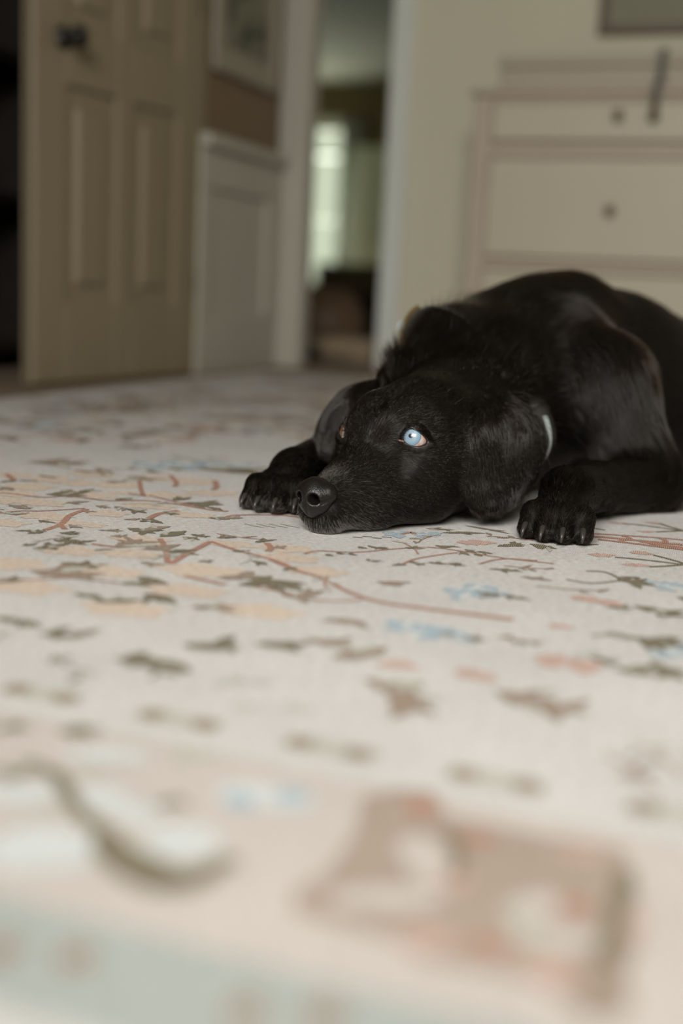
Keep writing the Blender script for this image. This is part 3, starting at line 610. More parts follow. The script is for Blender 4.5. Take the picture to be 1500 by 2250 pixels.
RN = {'y_olive': 'leaf_pattern', 'y_brown': 'brown_leaf_pattern', 'y_rust': 'vine_pattern', 'y_pink': 'pink_blossom_pattern', 'y_peach': 'peach_blossom_pattern', 'y_blue': 'blue_flower_pattern', 'y_pale': 'white_petal_pattern',
      'y_grey': 'grey_pattern', 'y_med': 'medallion_pattern', 'rug_band': 'border_band', 'rug_guard': 'guard_band'}
for c in mo.V:
    V = [(p[0] * C20 - p[1] * S20, p[0] * S20 + p[1] * C20, p[2]) for p in mo.V[c]]
    o = link_mesh(RN[c], V, mo.F[c], M[c], rug); o['kind'] = 'stuff'

# ------------------------------------------------------------------ dog: one signed-distance body, polygonised
HN = at(683, 1094, 1.201)                       # tip of the nose
HA = math.radians(38)
HBK = np.array([math.sin(HA), math.cos(HA), 0.0]); HLF = np.array([math.cos(HA), -math.sin(HA), 0.0])   # back along the skull, the dog's left
def H(b, l, z): return np.array([HN[0], HN[1], 0]) + HBK * b + HLF * l + np.array([0, 0, z])
def D(x, y, Y): return at(x, y, Y)
PR = []                                         # (a, b, ra, rb, k, sign, flow)
def cone(a, b, ra, rb, k=.02, flow=None, sign=1):
    a, b = np.asarray(a, float), np.asarray(b, float)
    f = (b - a) if flow is None else np.asarray(flow, float)
    n = np.linalg.norm(f); PR.append((a, b, ra, rb, k, sign, f / n if n > 1e-9 else np.array([0, 0, -1.0])))
def ball(c, r, k=.02, flow=(0, 0, -1), sign=1): cone(c, np.asarray(c, float) + 1e-5, r, r, k, flow, sign)
P3 = lambda *v: np.array(v, float)
# trunk: chest, withers, ribs, loin, hip
T1, T2, T3, T4, T5 = P3(.19, 1.57, .108), P3(.268, 1.72, .142), P3(.42, 1.85, .136), P3(.57, 1.96, .118), P3(.70, 2.05, .110)
SP = np.array([.72, .62, -.3]); SP /= np.linalg.norm(SP)
cone(T1, T2, .098, .112, .05, SP); cone(T2, T3, .112, .112, .05, SP); cone(T3, T4, .112, .102, .05, SP); cone(T4, T5, .102, .104, .05, SP)
ball(D(1322, 792, 1.80), .098, .05, SP)
cone(P3(.21, 1.63, .09), P3(.50, 1.89, .085), .085, .080, .05, SP)                    # brisket and belly
cone(D(1070, 745, 1.66), D(1240, 700, 1.74), .055, .062, .06, SP)                      # withers
# neck
NK0, NK1 = H(.205, .0, .092), P3(.225, 1.63, .135)
cone(NK0, NK1, .066, .098, .05, NK1 - NK0)
cone(H(.22, .02, .06), P3(.21, 1.58, .09), .055, .08, .05, NK1 - NK0)
cone(D(868, 840, 1.485), D(985, 737, 1.575), .021, .030, .07, NK1 - NK0)           # loose skin over the nape
# near shoulder, upper arm, forearm
SH, EL = D(1315, 850, 1.555), D(1432, 1062, 1.475)
cone(D(1235, 770, 1.66), SH, .060, .068, .05, (.35, -.25, -.9)); cone(SH, EL, .066, .040, .03, EL - SH)
WR = D(1243, 1083, 1.292); MF = D(1316, 1072, 1.385)
cone(EL, MF, .040, .0265, .015, MF - EL); cone(MF, WR, .0275, .0255, .015, WR - MF)
# far shoulder, elbow, forearm
SF, EF = P3(.125, 1.70, .095), P3(.035, 1.60, .048)
cone(SF, EF, .066, .046, .04, EF - SF)
WF = D(648, 1040, 1.385); cone(EF, WF, .044, .028, .02, WF - EF)
# hips, thighs, hind feet and tail
for s in (-1, 1):
    n = np.array([.62, -.78, 0]) * s
    hp_ = T5 + n * .05; kn = T5 + n * .135 + np.array([-.10, -.085, -.015]) ; kn[2] = .075; hk = T5 + n * .12 + np.array([.05, .04, 0]); hk[2] = .035
    ft = T5 + n * .165 + np.array([-.13, -.125, 0]); ft[2] = .026
    cone(hp_, kn, .098, .066, .05, kn - hp_); cone(kn, hk, .056, .034, .03, (.3, .2, -1)); cone(hk, ft, .032, .025, .02, ft - hk)
    fd = (ft - hk) / np.linalg.norm(ft - hk)
    for q in (-.021, -.007, .007, .021): cone(ft, ft + fd * .05 + np.cross(fd, [0, 0, 1]) * q * 1.2 + np.array([0, 0, -.012]), .016, .0115, .008, fd)
cone(T5 + P3(.08, .06, .0), T5 + P3(.22, .02, -.07), .032, .024, .04, (.8, -.2, -.3)); cone(T5 + P3(.22, .02, -.07), T5 + P3(.34, -.10, -.088), .024, .014, .02, (.8, -.7, 0))
# skull and face
BK = HBK
cone(H(.150, 0, .086), H(.190, 0, .090), .058, .058, .03, BK)                           # cranium
for s in (-1, 1):
    cone(H(.145, s * .034, .060), H(.195, s * .044, .066), .040, .044, .03, BK + HLF * s * .3 + P3(0, 0, -.35))   # cheek
    cone(H(.118, s * (.024 if s > 0 else .026), .1025), H(.150, s * .034, .112), .0155, .024, .020, BK * .8 + HLF * s * .5 + P3(0, 0, .3))   # brow ridge
    cone(H(.0225, s * .0120, .0235), H(.075, s * .022, .030), .0175, .024, .016, BK + HLF * s * .25 + P3(0, 0, -.45))      # flews
    cone(H(.075, s * .022, .030), H(.150, s * .042, .034), .024, .031, .022, BK + HLF * s * .3 + P3(0, 0, -.3))
    cone(H(.055, s * .012, .047), H(.105, s * .025, .060), .016, .017, .018, BK + HLF * s * .2)
cone(H(.034, 0, .0410), H(.085, 0, .0505), .0180, .0255, .014, BK)                          # bridge of the muzzle
cone(H(.085, 0, .0505), H(.128, 0, .073), .0245, .033, .022, BK + P3(0, 0, .25))
cone(H(.025, 0, .013), H(.13, 0, .020), .0125, .022, .012, BK + P3(0, 0, -.3))           # lower jaw
ball(H(.026, 0, .0125), .0145, .012, BK * .5 + P3(0, 0, -1))
cone(H(.122, 0, .1235), H(.160, 0, .157), .003, .003, .018, BK, -1)
for s in (-1, 1): cone(H(.100, s * .045, .090), H(.086, s * .047, .066), .005, .004, .018, BK, -1)                       # median furrow
# eyes: sockets found on the head itself further below
def paw(w, d, tips, zt=.0115):
    d = d / np.linalg.norm(d); s = np.cross(d, [0, 0, 1]); s /= np.linalg.norm(s)
    m = w + d * .030; m[2] = .030
    cone(w, m, .0255, .0245, .015, d)
    out = []
    for off, ln in tips:
        base = m + s * off * .7; base[2] = .027
        kn = m + d * ln * .62 + s * off * 1.05; kn[2] = .0265
        tp = m + d * ln + s * off * 1.18; tp[2] = zt
        cone(base, kn, .0145, .0122, .007, d); cone(kn, tp, .0122, .0108, .006, d + P3(0, 0, -.6))
        dd = d + s * off * 5; dd /= np.linalg.norm(dd); out.append((tp, dd))
    ball(m + d * .012 + P3(0, 0, -.014), .015, .01, d)
    return out
claws = []
dn = fl(1200, 1185) - fl(1250, 1125)
claws += paw(WR.copy(), dn, [(-.0245, .036), (-.0085, .045), (.0085, .045), (.0245, .036)])
df = fl(555, 1126) - fl(650, 1085)
claws += paw(WF.copy(), df, [(-.0245, .040), (-.0085, .050), (.0085, .050), (.0245, .040)])

# ears: hanging flaps described by rows of points, thickened
def ear_points(rows, n=26, bulge=.010, out=None):
    R = []
    for f, bk in rows: R.append((np.asarray(f, float), np.asarray(bk, float)))
    pts = []
    m = len(R)
    for t in np.linspace(0, m - 1, (m - 1) * 9 + 1):
        i = min(int(t), m - 2); u = t - i
        def cr(j):
            p0, p1, p2, p3 = [R[min(max(i + q, 0), m - 1)][j] for q in (-1, 0, 1, 2)]
            return .5 * (2 * p1 + (p2 - p0) * u + (2 * p0 - 5 * p1 + 4 * p2 - p3) * u * u + (3 * p1 - p0 - 3 * p2 + p3) * u ** 3)
        f, bk = cr(0), cr(1)
        for s in np.linspace(0, 1, n): pts.append((f * (1 - s) + bk * s + out * bulge * math.sin(math.pi * s) * (1 - .35 * abs(t / (m - 1) - .45)), t / (m - 1), s))
    return pts
oN = np.array([.30, -.95, .1]); oN /= np.linalg.norm(oN)
earN = [(D(1062, 884, 1.350), D(1105, 872, 1.395)), (D(1049, 918, 1.312), D(1158, 905, 1.378)), (D(1041, 960, 1.293), D(1189, 948, 1.368)), (D(1031, 1010, 1.285), D(1191, 985, 1.362)), (D(1027, 1055, 1.281), D(1172, 1035, 1.345)),
        (D(1030, 1083, 1.279), D(1149, 1072, 1.325)), (D(1038, 1105, 1.280), D(1130, 1096, 1.310)), (D(1054, 1118, 1.282), D(1104, 1112, 1.298))]
oF = np.array([-.55, -.6, .5]); oF /= np.linalg.norm(oF)
earF = [(D(812, 862, 1.43), D(838, 848, 1.47)), (D(790, 875, 1.41), D(770, 862, 1.46)), (D(780, 905, 1.39), D(735, 890, 1.45)), (D(765, 940, 1.38), D(712, 925, 1.445)), (D(750, 975, 1.375), D(703, 958, 1.44)), (D(735, 1003, 1.375), D(706, 990, 1.43))]
EP = [(p, .0062 - .002 * max(0, t - .6), np.array([0.02, -.05, -1.0])) for p, t, s in ear_points(earN, 26, .007, oN)]
EPF = [(p, .0062, np.array([-.5, -.1, -.8])) for p, t, s in ear_points(earF, 20, .010, oF)]

def cone_sdf(X, a, b, ra, rb):
    ab = b - a; L2 = max(ab @ ab, 1e-12); t = np.clip(((X - a) @ ab) / L2, 0, 1)
    return np.linalg.norm(X - a - t[..., None] * ab, axis=-1) - (ra + (rb - ra) * t)
class Field:
    def __init__(s, lo, hi, h):
        s.lo, s.h = np.asarray(lo, float), h; s.n = np.ceil((np.asarray(hi) - s.lo) / h).astype(int) + 1
        s.v = np.full(s.n, .5, np.float32); s.ax = [s.lo[i] + h * np.arange(s.n[i]) for i in range(3)]
    def region(s, lo, hi):
        a = np.clip(np.floor((lo - s.lo) / s.h).astype(int), 0, s.n - 1); b = np.clip(np.ceil((hi - s.lo) / s.h).astype(int) + 1, 1, s.n)
        if np.any(b <= a): return None, None
        sl = tuple(slice(a[i], b[i]) for i in range(3)); X = np.stack(np.meshgrid(*[s.ax[i][sl[i]] for i in range(3)], indexing='ij'), -1)
        return sl, X
    def add(s, a, b, ra, rb, k, sign=1):
        m = max(ra, rb) + k + 3 * s.h; sl, X = s.region(np.minimum(a, b) - m, np.maximum(a, b) + m)
        if sl is None: return
        d = cone_sdf(X, a, b, ra, rb); s.mix(sl, d, k, sign)
    def mix(s, sl, d, k, sign=1):
        o = s.v[sl]
        if sign < 0:
            h = np.maximum(k - np.abs(o + d), 0) / k; s.v[sl] = np.maximum(o, -d) + h * h * k * .25
        else:
            h = np.maximum(k - np.abs(o - d), 0) / k; s.v[sl] = np.minimum(o, d) - h * h * k * .25
    def cloud(s, E, k):
        P = np.array([e[0] for e in E]); r = np.array([e[1] for e in E]); m = .012 + k
        sl, X = s.region(P.min(0) - m, P.max(0) + m); sh = X.shape[:3]; X = X.reshape(-1, 3); d = np.full(len(X), .5)
        for i in range(0, len(X), 4000):
            x = X[i:i + 4000]; d2 = (x ** 2).sum(1)[:, None] + (P ** 2).sum(1)[None] - 2 * x @ P.T
            d[i:i + 4000] = (np.sqrt(np.maximum(d2, 0)) - r[None]).min(1)
        s.mix(sl, d.reshape(sh), k)
    def floor(s, z):
        zz = z - s.ax[2]; s.v = np.maximum(s.v, zz[None, None, :].astype(np.float32))
    def sample(s, P):
        q = (np.asarray(P, float) - s.lo) / s.h; q = np.clip(q, 0, s.n - 1.001); i = q.astype(int); f = q - i; r = 0
        for dx in (0, 1):
            for dy in (0, 1):
                for dz_ in (0, 1):
                    w = (f[..., 0] if dx else 1 - f[..., 0]) * (f[..., 1] if dy else 1 - f[..., 1]) * (f[..., 2] if dz_ else 1 - f[..., 2])
                    r = r + w * s.v[i[..., 0] + dx, i[..., 1] + dy, i[..., 2] + dz_]
        return r
    def grad(s, P, e=None):
        e = e or s.h; P = np.asarray(P, float); g = np.stack([s.sample(P + np.eye(3)[i] * e) - s.sample(P - np.eye(3)[i] * e) for i in range(3)], -1)
        return g / (np.linalg.norm(g, axis=-1, keepdims=True) + 1e-9)
    def mesh(s):                                # naive surface nets
        v = s.v; n = s.n; ins = v < 0
        c = np.zeros(tuple(n - 1), np.int8)
        offs = [(i, j, k) for i in (0, 1) for j in (0, 1) for k in (0, 1)]
        for o in offs: c += ins[o[0]:n[0] - 1 + o[0], o[1]:n[1] - 1 + o[1], o[2]:n[2] - 1 + o[2]]
        act = np.argwhere((c > 0) & (c < 8)); idx = np.full(tuple(n - 1), -1, np.int64); idx[tuple(act.T)] = np.arange(len(act))
        acc = np.zeros((len(act), 3)); cnt = np.zeros(len(act))
        for a in offs:
            for ax in range(3):
                if a[ax]: continue
                b = list(a); b[ax] = 1
                va = v[tuple((act + a).T)].astype(float); vb = v[tuple((act + b).T)].astype(float); m = (va < 0) != (vb < 0)
                t = np.where(m, va / np.where(m, va - vb, 1), 0); p = np.tile(np.array(a, float), (len(act), 1)); p[:, ax] = t
                acc[m] += p[m]; cnt[m] += 1
        V = s.lo + s.h * (act + acc / cnt[:, None]); F_ = []
        for ax in range(3):
            u, w = [(1, 2), (2, 0), (0, 1)][ax]
            sh = [slice(0, n[i]) for i in range(3)]; s0 = list(sh); s1 = list(sh); s0[ax] = slice(0, n[ax] - 1); s1[ax] = slice(1, n[ax])
            A0, A1 = ins[tuple(s0)], ins[tuple(s1)]; e = np.argwhere(A0 != A1); e = e[(e[:, u] > 0) & (e[:, w] > 0) & (e[:, u] < n[u] - 1) & (e[:, w] < n[w] - 1)]
            q = []
            for (du, dw) in ((0, 0), (-1, 0), (-1, -1), (0, -1)):
                p = e.copy(); p[:, u] += du; p[:, w] += dw; q.append(idx[tuple(p.T)])
            q = np.stack(q, 1); fl_ = A0[tuple(e.T)]; q[~fl_] = q[~fl_][:, ::-1]; F_.append(q)
        return V, np.concatenate(F_)
BODY = Field((-.17, 1.12, -.006), (1.12, 2.42, .31), .0030)
for p in PR: BODY.add(*p[:6])
BODY.cloud(EP, .010); BODY.cloud(EPF, .010)

# eye sockets: the near eye is seated on the face, the other mirrors it
ER = .0165
def trace(x, y, t0=1.05):
    d = ray(x, y); d = d / np.linalg.norm(d); t = t0
    ts = np.arange(t0, t0 + .7, .0008); s_ = BODY.sample(CC + d * ts[:, None]); i = int(np.argmax(s_ < 0))
    t = ts[i] - .0008 * (-s_[i]) / max(s_[i - 1] - s_[i], 1e-6)
    return CC + d * t, d
def to_head(P):
    q = np.asarray(P, float) - np.array([HN[0], HN[1], 0]); return np.array([q @ HBK, q @ HLF, q[2]])
def mirror(P):
    b, l, z = to_head(P); return H(b, -l * 1.10, z - .003)
S0, dv = trace(913, 963)
EN = BODY.grad(S0[None], .008)[0]; EN = EN - dv * .35; EN /= np.linalg.norm(EN)
EC = S0 - EN * ER * .90
OUT = [(490, 655), (500, 600), (545, 525), (600, 480), (660, 462), (740, 474), (810, 512), (880, 562), (945, 618), (1000, 680), (1032, 733), (1022, 775), (985, 806), (930, 836), (860, 856), (770, 862), (690, 848), (620, 820), (560, 782), (515, 730)]
OUTP = np.array([(840 + x / 10.714, 900 + y / 10.714) for x, y in OUT]); OC = OUTP.mean(0)
def on_sphere(x, y, r):
    d = ray(x, y); d = d / np.linalg.norm(d); oc = CC - EC; b_ = d @ oc; c_ = oc @ oc - r * r; q = b_ * b_ - c_
    t = -b_ - math.sqrt(max(q, 0)); return CC + d * t
rings = []
surf = {}
for k, (sc_, kind) in enumerate([(1.0, 's'), (1.07, 'r'), (1.17, 'r2'), (1.36, 'h'), (1.62, 'h2'), (1.95, 'h3')]):
    ring = []
    for (x, y) in OUTP:
        px_, py_ = OC + (np.array([x, y]) - OC) * sc_
        dr_ = ray(px_, py_); dr_ = dr_ / np.linalg.norm(dr_)
        if kind == 's': P = on_sphere(px_, py_, ER * 1.012)
        else:
            d0 = (on_sphere(x, y, ER * 1.012) - CC) @ dv; d1 = (trace(px_, py_)[0] - CC) @ dv
            dep = {'r': d0 - .0016, 'r2': d0 * .45 + d1 * .55 - .0016, 'h': d1 - .0012, 'h2': d1 - .0002, 'h3': d1 + .002}[kind]
            P = CC + dr_ * (dep / (dr_ @ dv))
        ring.append(P)
    rings.append(ring)
def LQ(x, y, off):                              # a point just proud of the lid's inner corner
    d = ray(x, y); d = d / np.linalg.norm(d); dep = min((rings[2][0] - CC) @ dv, (rings[2][-1] - CC) @ dv); return CC + d * ((dep - off) / (d @ dv))
CA = []                                         # tear duct at the inner corner
for sgn in (1, -1):
    c = EC if sgn > 0 else mirror(EC); BODY.add(c, c + 1e-5, ER * 1.06, ER * 1.06, .004, -1); BODY.add(c, (EC + EN * .03 if sgn > 0 else mirror(EC + EN * .03)), .0135, .0145, .003, -1)
BODY.floor(.0012)
BV, BF = BODY.mesh()

# ------------------------------------------------------------------ dog materials
def coat_mat():
    m, t, b = new_mat('black_skin'); N, L = t.nodes, t.links
    tc = N.new('ShaderNodeTexCoord'); nz = N.new('ShaderNodeTexNoise'); nz.inputs['Scale'].default_value = 220; L.new(tc.outputs['Object'], nz.inputs['Vector'])
    mr = N.new('ShaderNodeMapRange'); mr.inputs[3].default_value = .5; mr.inputs[4].default_value = .75; L.new(nz.outputs['Fac'], mr.inputs[0]); L.new(mr.outputs[0], b.inputs['Roughness'])
    b.inputs['Base Color'].default_value = (.0055, .0042, .0034, 1); b.inputs['Specular IOR Level'].default_value = .15; return m
M['skin'] = coat_mat()
def hair_mat(name, c, rough=.32, spread=.28):
    m, t, b = new_mat(name); N, L = t.nodes, t.links
    h = N.new('ShaderNodeBsdfHairPrincipled'); h.parametrization = 'COLOR'; h.model = 'CHIANG'
    h.inputs['Roughness'].default_value = rough; h.inputs['Radial Roughness'].default_value = .25; h.inputs['IOR'].default_value = 1.375
    hi = N.new('ShaderNodeHairInfo'); mx = N.new('ShaderNodeMix'); mx.data_type = 'RGBA'
    mx.inputs[6].default_value = (*[k * (1 - spread) for k in c], 1); mx.inputs[7].default_value = (*[k * (1 + spread) for k in c], 1)
    L.new(hi.outputs['Random'], mx.inputs[0]); L.new(mx.outputs[2], h.inputs['Color'])
    L.new(h.outputs[0], N['Material Output'].inputs['Surface']); N.remove(b); return m
M['fur'] = hair_mat('black_fur', (.0080, .0052, .0036), .11); M['fur_grey'] = hair_mat('grizzled_fur', (.36, .31, .25), .4, .5); M['fur_brown_sheen'] = hair_mat('brown_sheen_fur', (.10, .078, .060), .3, .5); M['whisk'] = hair_mat('whisker_hair', (.22, .20, .17), .3)
def eye_mats():
    m, t, b = new_mat('sclera'); N, L = t.nodes, t.links
    tc = N.new('ShaderNodeTexCoord'); nz = N.new('ShaderNodeTexNoise'); nz.inputs['Scale'].default_value = 160; nz.inputs['Detail'].default_value = 6; L.new(tc.outputs['Object'], nz.inputs['Vector'])
    r = N.new('ShaderNodeValToRGB'); r.color_ramp.elements[0].position = .42; r.color_ramp.elements[0].color = (.48, .29, .24, 1); r.color_ramp.elements[1].position = .60; r.color_ramp.elements[1].color = (.52, .43, .40, 1)
    L.new(nz.outputs['Fac'], r.inputs[0]); L.new(r.outputs[0], b.inputs['Base Color']); b.inputs['Roughness'].default_value = .25; b.inputs['Coat Weight'].default_value = .6; b.inputs['Coat Roughness'].default_value = .03
    M['sclera'] = m
    M['sclera_lit'] = plain('sclera_lit', (.82, .79, .75), .25, .05, 160); M['sclera_lit'].node_tree.nodes['Principled BSDF'].inputs['Coat Weight'].default_value = .6  # far eye's sclera, colour lightened to paint in the light catching it
    for nm, stops in (('iris_blue', [(0, (.08, .13, .20)), (.30, (.20, .30, .39)), (.55, (.26, .345, .41)), (.80, (.19, .31, .40)), (.95, (.15, .27, .38)), (1, (.02, .03, .045))]), ('iris_brown', [(0, (.05, .018, .006)), (.5, (.34, .12, .035)), (.9, (.24, .075, .02)), (1, (.02, .008, .004))])):
        m, t, b = new_mat(nm); N, L = t.nodes, t.links
        tc = N.new('ShaderNodeTexCoord'); sp = N.new('ShaderNodeSeparateXYZ'); L.new(tc.outputs['Object'], sp.inputs[0])
        cb = N.new('ShaderNodeCombineXYZ'); L.new(sp.outputs[0], cb.inputs[0]); L.new(sp.outputs[1], cb.inputs[1])
        ln = N.new('ShaderNodeVectorMath'); ln.operation = 'LENGTH'; L.new(cb.outputs[0], ln.inputs[0])
        at_ = N.new('ShaderNodeMath'); at_.operation = 'ARCTAN2'; L.new(sp.outputs[0], at_.inputs[0]); L.new(sp.outputs[1], at_.inputs[1])
        cc = N.new('ShaderNodeCombineXYZ'); L.new(at_.outputs[0], cc.inputs[0]); L.new(ln.outputs['Value'], cc.inputs[1])
        nz = N.new('ShaderNodeTexNoise'); nz.inputs['Scale'].default_value = 9; nz.inputs['Detail'].default_value = 5; L.new(cc.outputs[0], nz.inputs['Vector'])
        mr = N.new('ShaderNodeMapRange'); mr.inputs[2].default_value = .0104; L.new(ln.outputs['Value'], mr.inputs[0])
        r = N.new('ShaderNodeValToRGB'); e = r.color_ramp.elements
        e[0].position, e[0].color = stops[0][0], (*stops[0][1], 1); e[1].position, e[1].color = stops[-1][0], (*stops[-1][1], 1)
        for p_, c_ in stops[1:-1]: q = e.new(p_); q.color = (*c_, 1)
        L.new(mr.outputs[0], r.inputs[0]); mm = N.new('ShaderNodeMapRange'); mm.inputs[1].default_value = .3; mm.inputs[2].default_value = .7; mm.inputs[3].default_value = .88; mm.inputs[4].default_value = 1.08; L.new(nz.outputs['Fac'], mm.inputs[0])
        vm = N.new('ShaderNodeVectorMath'); vm.operation = 'SCALE'; L.new(r.outputs[0], vm.inputs[0]); L.new(mm.outputs[0], vm.inputs['Scale']); L.new(vm.outputs[0], b.inputs['Base Color'])
        b.inputs['Roughness'].default_value = .4; b.inputs['Coat Weight'].default_value = 1; b.inputs['Coat Roughness'].default_value = .015; b.inputs['Coat IOR'].default_value = 1.5; M[nm] = m
eye_mats()
M['pupil'] = plain('pupil_black', (.003, .004, .007), .3, .05, 50); M['pupil'].node_tree.nodes['Principled BSDF'].inputs['Coat Weight'].default_value = 1; M['pupil'].node_tree.nodes['Principled BSDF'].inputs['Coat Roughness'].default_value = .015
M['lid'] = plain('lid_black', (.010, .0075, .0065), .42, .3, 300, .3); M['duct'] = plain('tear_duct_pink', (.30, .17, .125), .4, .3, 300)
def nose_mat():
    m, t, b = new_mat('nose_leather'); N, L = t.nodes, t.links
    tc = N.new('ShaderNodeTexCoord'); v = N.new('ShaderNodeTexVoronoi'); v.inputs['Scale'].default_value = 900; L.new(tc.outputs['Object'], v.inputs['Vector'])
    bp = N.new('ShaderNodeBump'); bp.inputs['Strength'].default_value = .6; bp.inputs['Distance'].default_value = .0004; bp.invert = True; L.new(v.outputs['Distance'], bp.inputs['Height']); L.new(bp.outputs[0], b.inputs['Normal'])
    b.inputs['Base Color'].default_value = (.0075, .0062, .0052, 1); b.inputs['Roughness'].default_value = .33; b.inputs['Specular IOR Level'].default_value = .4; return m
M['nose'] = nose_mat(); M['claw'] = plain('claw_horn', (.034, .029, .024), .35, .45, 120); M['collar'] = plain('collar_webbing', (.036, .033, .027), .85, .35, 260, .5); M['brass'] = plain('brass', (.42, .32, .14), .35, .1, 80, 0, .8); M['tagw'] = plain('pale_tag', (.40, .44, .43), .5, .06, 60); M['strapo'] = plain('collar_edge', (.105, .085, .045), .7, .2, 120)

dog = bpy.data.objects.new('dog', None); COL.objects.link(dog); dog.location = (.25, 1.6, 0); dog.empty_display_size = .1
tag(dog, 'black labrador type dog lying on the rug, chin down, one blue eye looking up', 'dog')
OFF = np.array([.25, 1.6, 0])
body = link_mesh('body', BV - OFF, BF, M['skin'], dog, True)
def child(name, V, Fc, mat, parent=dog, smooth=True, off=OFF):
    return link_mesh(name, np.asarray(V) - off, Fc, mat, parent, smooth)
# eyes
def frame_to(d):
    z = Vector(d).normalized(); x = Vector((0, 0, 1)).cross(z).normalized(); y = z.cross(x); return Matrix((x, y, z)).transposed().to_4x4()
def cap(a0, a1, r, n=40, m=10):
    V = [(0, 0, r)] if a0 == 0 else []; Fc = []; st = 0 if a0 else 1
    A_ = np.linspace(a0, a1, m + 1)[st if a0 == 0 else 0:]
    for a in A_:
        for k in range(n): V.append((r * math.sin(a) * math.cos(2 * math.pi * k / n), r * math.sin(a) * math.sin(2 * math.pi * k / n), r * math.cos(a)))
    if a0 == 0: Fc += [(0, 1 + k, 1 + (k + 1) % n) for k in range(n)]
    b0 = 1 if a0 == 0 else 0
    for i in range(len(A_) - 1):
        for k in range(n): a = b0 + i * n; Fc.append((a + k, a + n + k, a + n + (k + 1) % n, a + (k + 1) % n))
    return V, Fc
PT = on_sphere(902.0, 957.5, ER); gaze = (PT - EC) / ER
for s, ir in ((1, 'iris_blue'), (-1, 'iris_brown')):
    c = EC if s > 0 else mirror(EC)
    g = gaze if s > 0 else gaze * np.array([1, 1, 1.0])
    if s < 0: g = np.array([-.97, .10, 0.10]); g /= np.linalg.norm(g)
    V, Fc = cap(0, math.pi, ER, 64, 40)
    ey = link_mesh('eye', V, Fc, M['sclera' if s > 0 else 'sclera_lit'], dog, True); ey.matrix_local = Matrix.Translation(Vector(c - OFF)) @ frame_to(g)
    ey['label'] = 'pale blue eye' if s > 0 else 'brown eye'
    V, Fc = cap(.14, .68, ER * 1.003, 48, 10); link_mesh('iris', V, Fc, M[ir], ey, True)
    V, Fc = cap(0, .145, ER * 1.0045, 32, 4); link_mesh('pupil', V, Fc, M['pupil'], ey, True)
    V, Fc = [], []; n = len(OUTP)
    for r_ in rings: V += [p if s > 0 else mirror(p) for p in r_]
    for i in range(len(rings) - 1):
        for k in range(n):
            f = (i * n + k, i * n + (k + 1) % n, (i + 1) * n + (k + 1) % n, (i + 1) * n + k); Fc.append(f[::-1] if s > 0 else f)
    lid = child('eyelid', V, Fc, M['lid']); sm = lid.modifiers.new('smooth', 'SUBSURF'); sm.levels = 1; sm.render_levels = 2
    # inner corner with a bit of pink
    if s < 0: continue
    A0, A1, A2 = [LQ(x, y, o_) for x, y, o_ in ((873, 966, .0006), (880, 968.5, .0012), (887.5, 970.5, .0006))]
    mbx = MB(); mbx.tube([(p if s > 0 else mirror(p)) - OFF for p in (A0, A1, A2)], [.0005, .0012, .0008], 10)
    mbx.build('tear_duct', M['duct'], dog, True)

# nose
NF = Field((-.05, -.05, 0), (.05, .05, .075), .0008)
def L3(b, l, z): return np.array([b, l, z])
NF.add(L3(.013, 0, .0445), L3(.016, 0, .043), .0140, .0150, .006)
for s in (-1, 1):
    NF.add(L3(.0085, s * .0085, .0405), L3(.016, s * .0125, .0425), .0095, .0105, .006)
    NF.add(L3(.0080, s * .0055, .0310), L3(.013, s * .0100, .0295), .0062, .0066, .009)
NF.add(L3(.0030, 0, .040), L3(.0105, 0, .0235), .0060, .0062, .009)
for s in (-1, 1):
    NF.add(L3(-.0045, s * .0092, .0385), L3(.010, s * .0085, .0375), .0060, .0040, .0018, -1)
    NF.add(L3(-.0035, s * .0105, .0348), L3(.0030, s * .0175, .0335), .0044, .0032, .0015, -1)
    NF.add(L3(.0035, s * .0170, .0338), L3(.0140, s * .0245, .0400), .0032, .0020, .0015, -1)
NF.add(L3(-.0030, 0, .034), L3(.0040, 0, .018), .0011, .0011, .002, -1)
NV, NFc = NF.mesh()
NV = np.array([H(p[0] * 1.04 - .0072, p[1] * 1.07, (p[2] - .038) * 1.04 + .0395) for p in NV]); nose = child('nose', NV, NFc[:, ::-1], M['nose'])
# claws
for tp, dd in claws:
    mbx = MB(); p0 = tp + dd * .0035 + P3(0, 0, .0065); p1 = tp + dd * .0115 + P3(0, 0, .0062); p2 = tp + dd * .0185 + P3(0, 0, .0008); p3 = tp + dd * .0215 + P3(0, 0, -.0055)
    mbx.tube([p - OFF for p in (p0, p1, p2, p3)], [.0030, .0031, .0023, .0007], 10); mbx.build('claw', M['claw'], dog, True)

# ------------------------------------------------------------------ coat: hair curves laid along the body

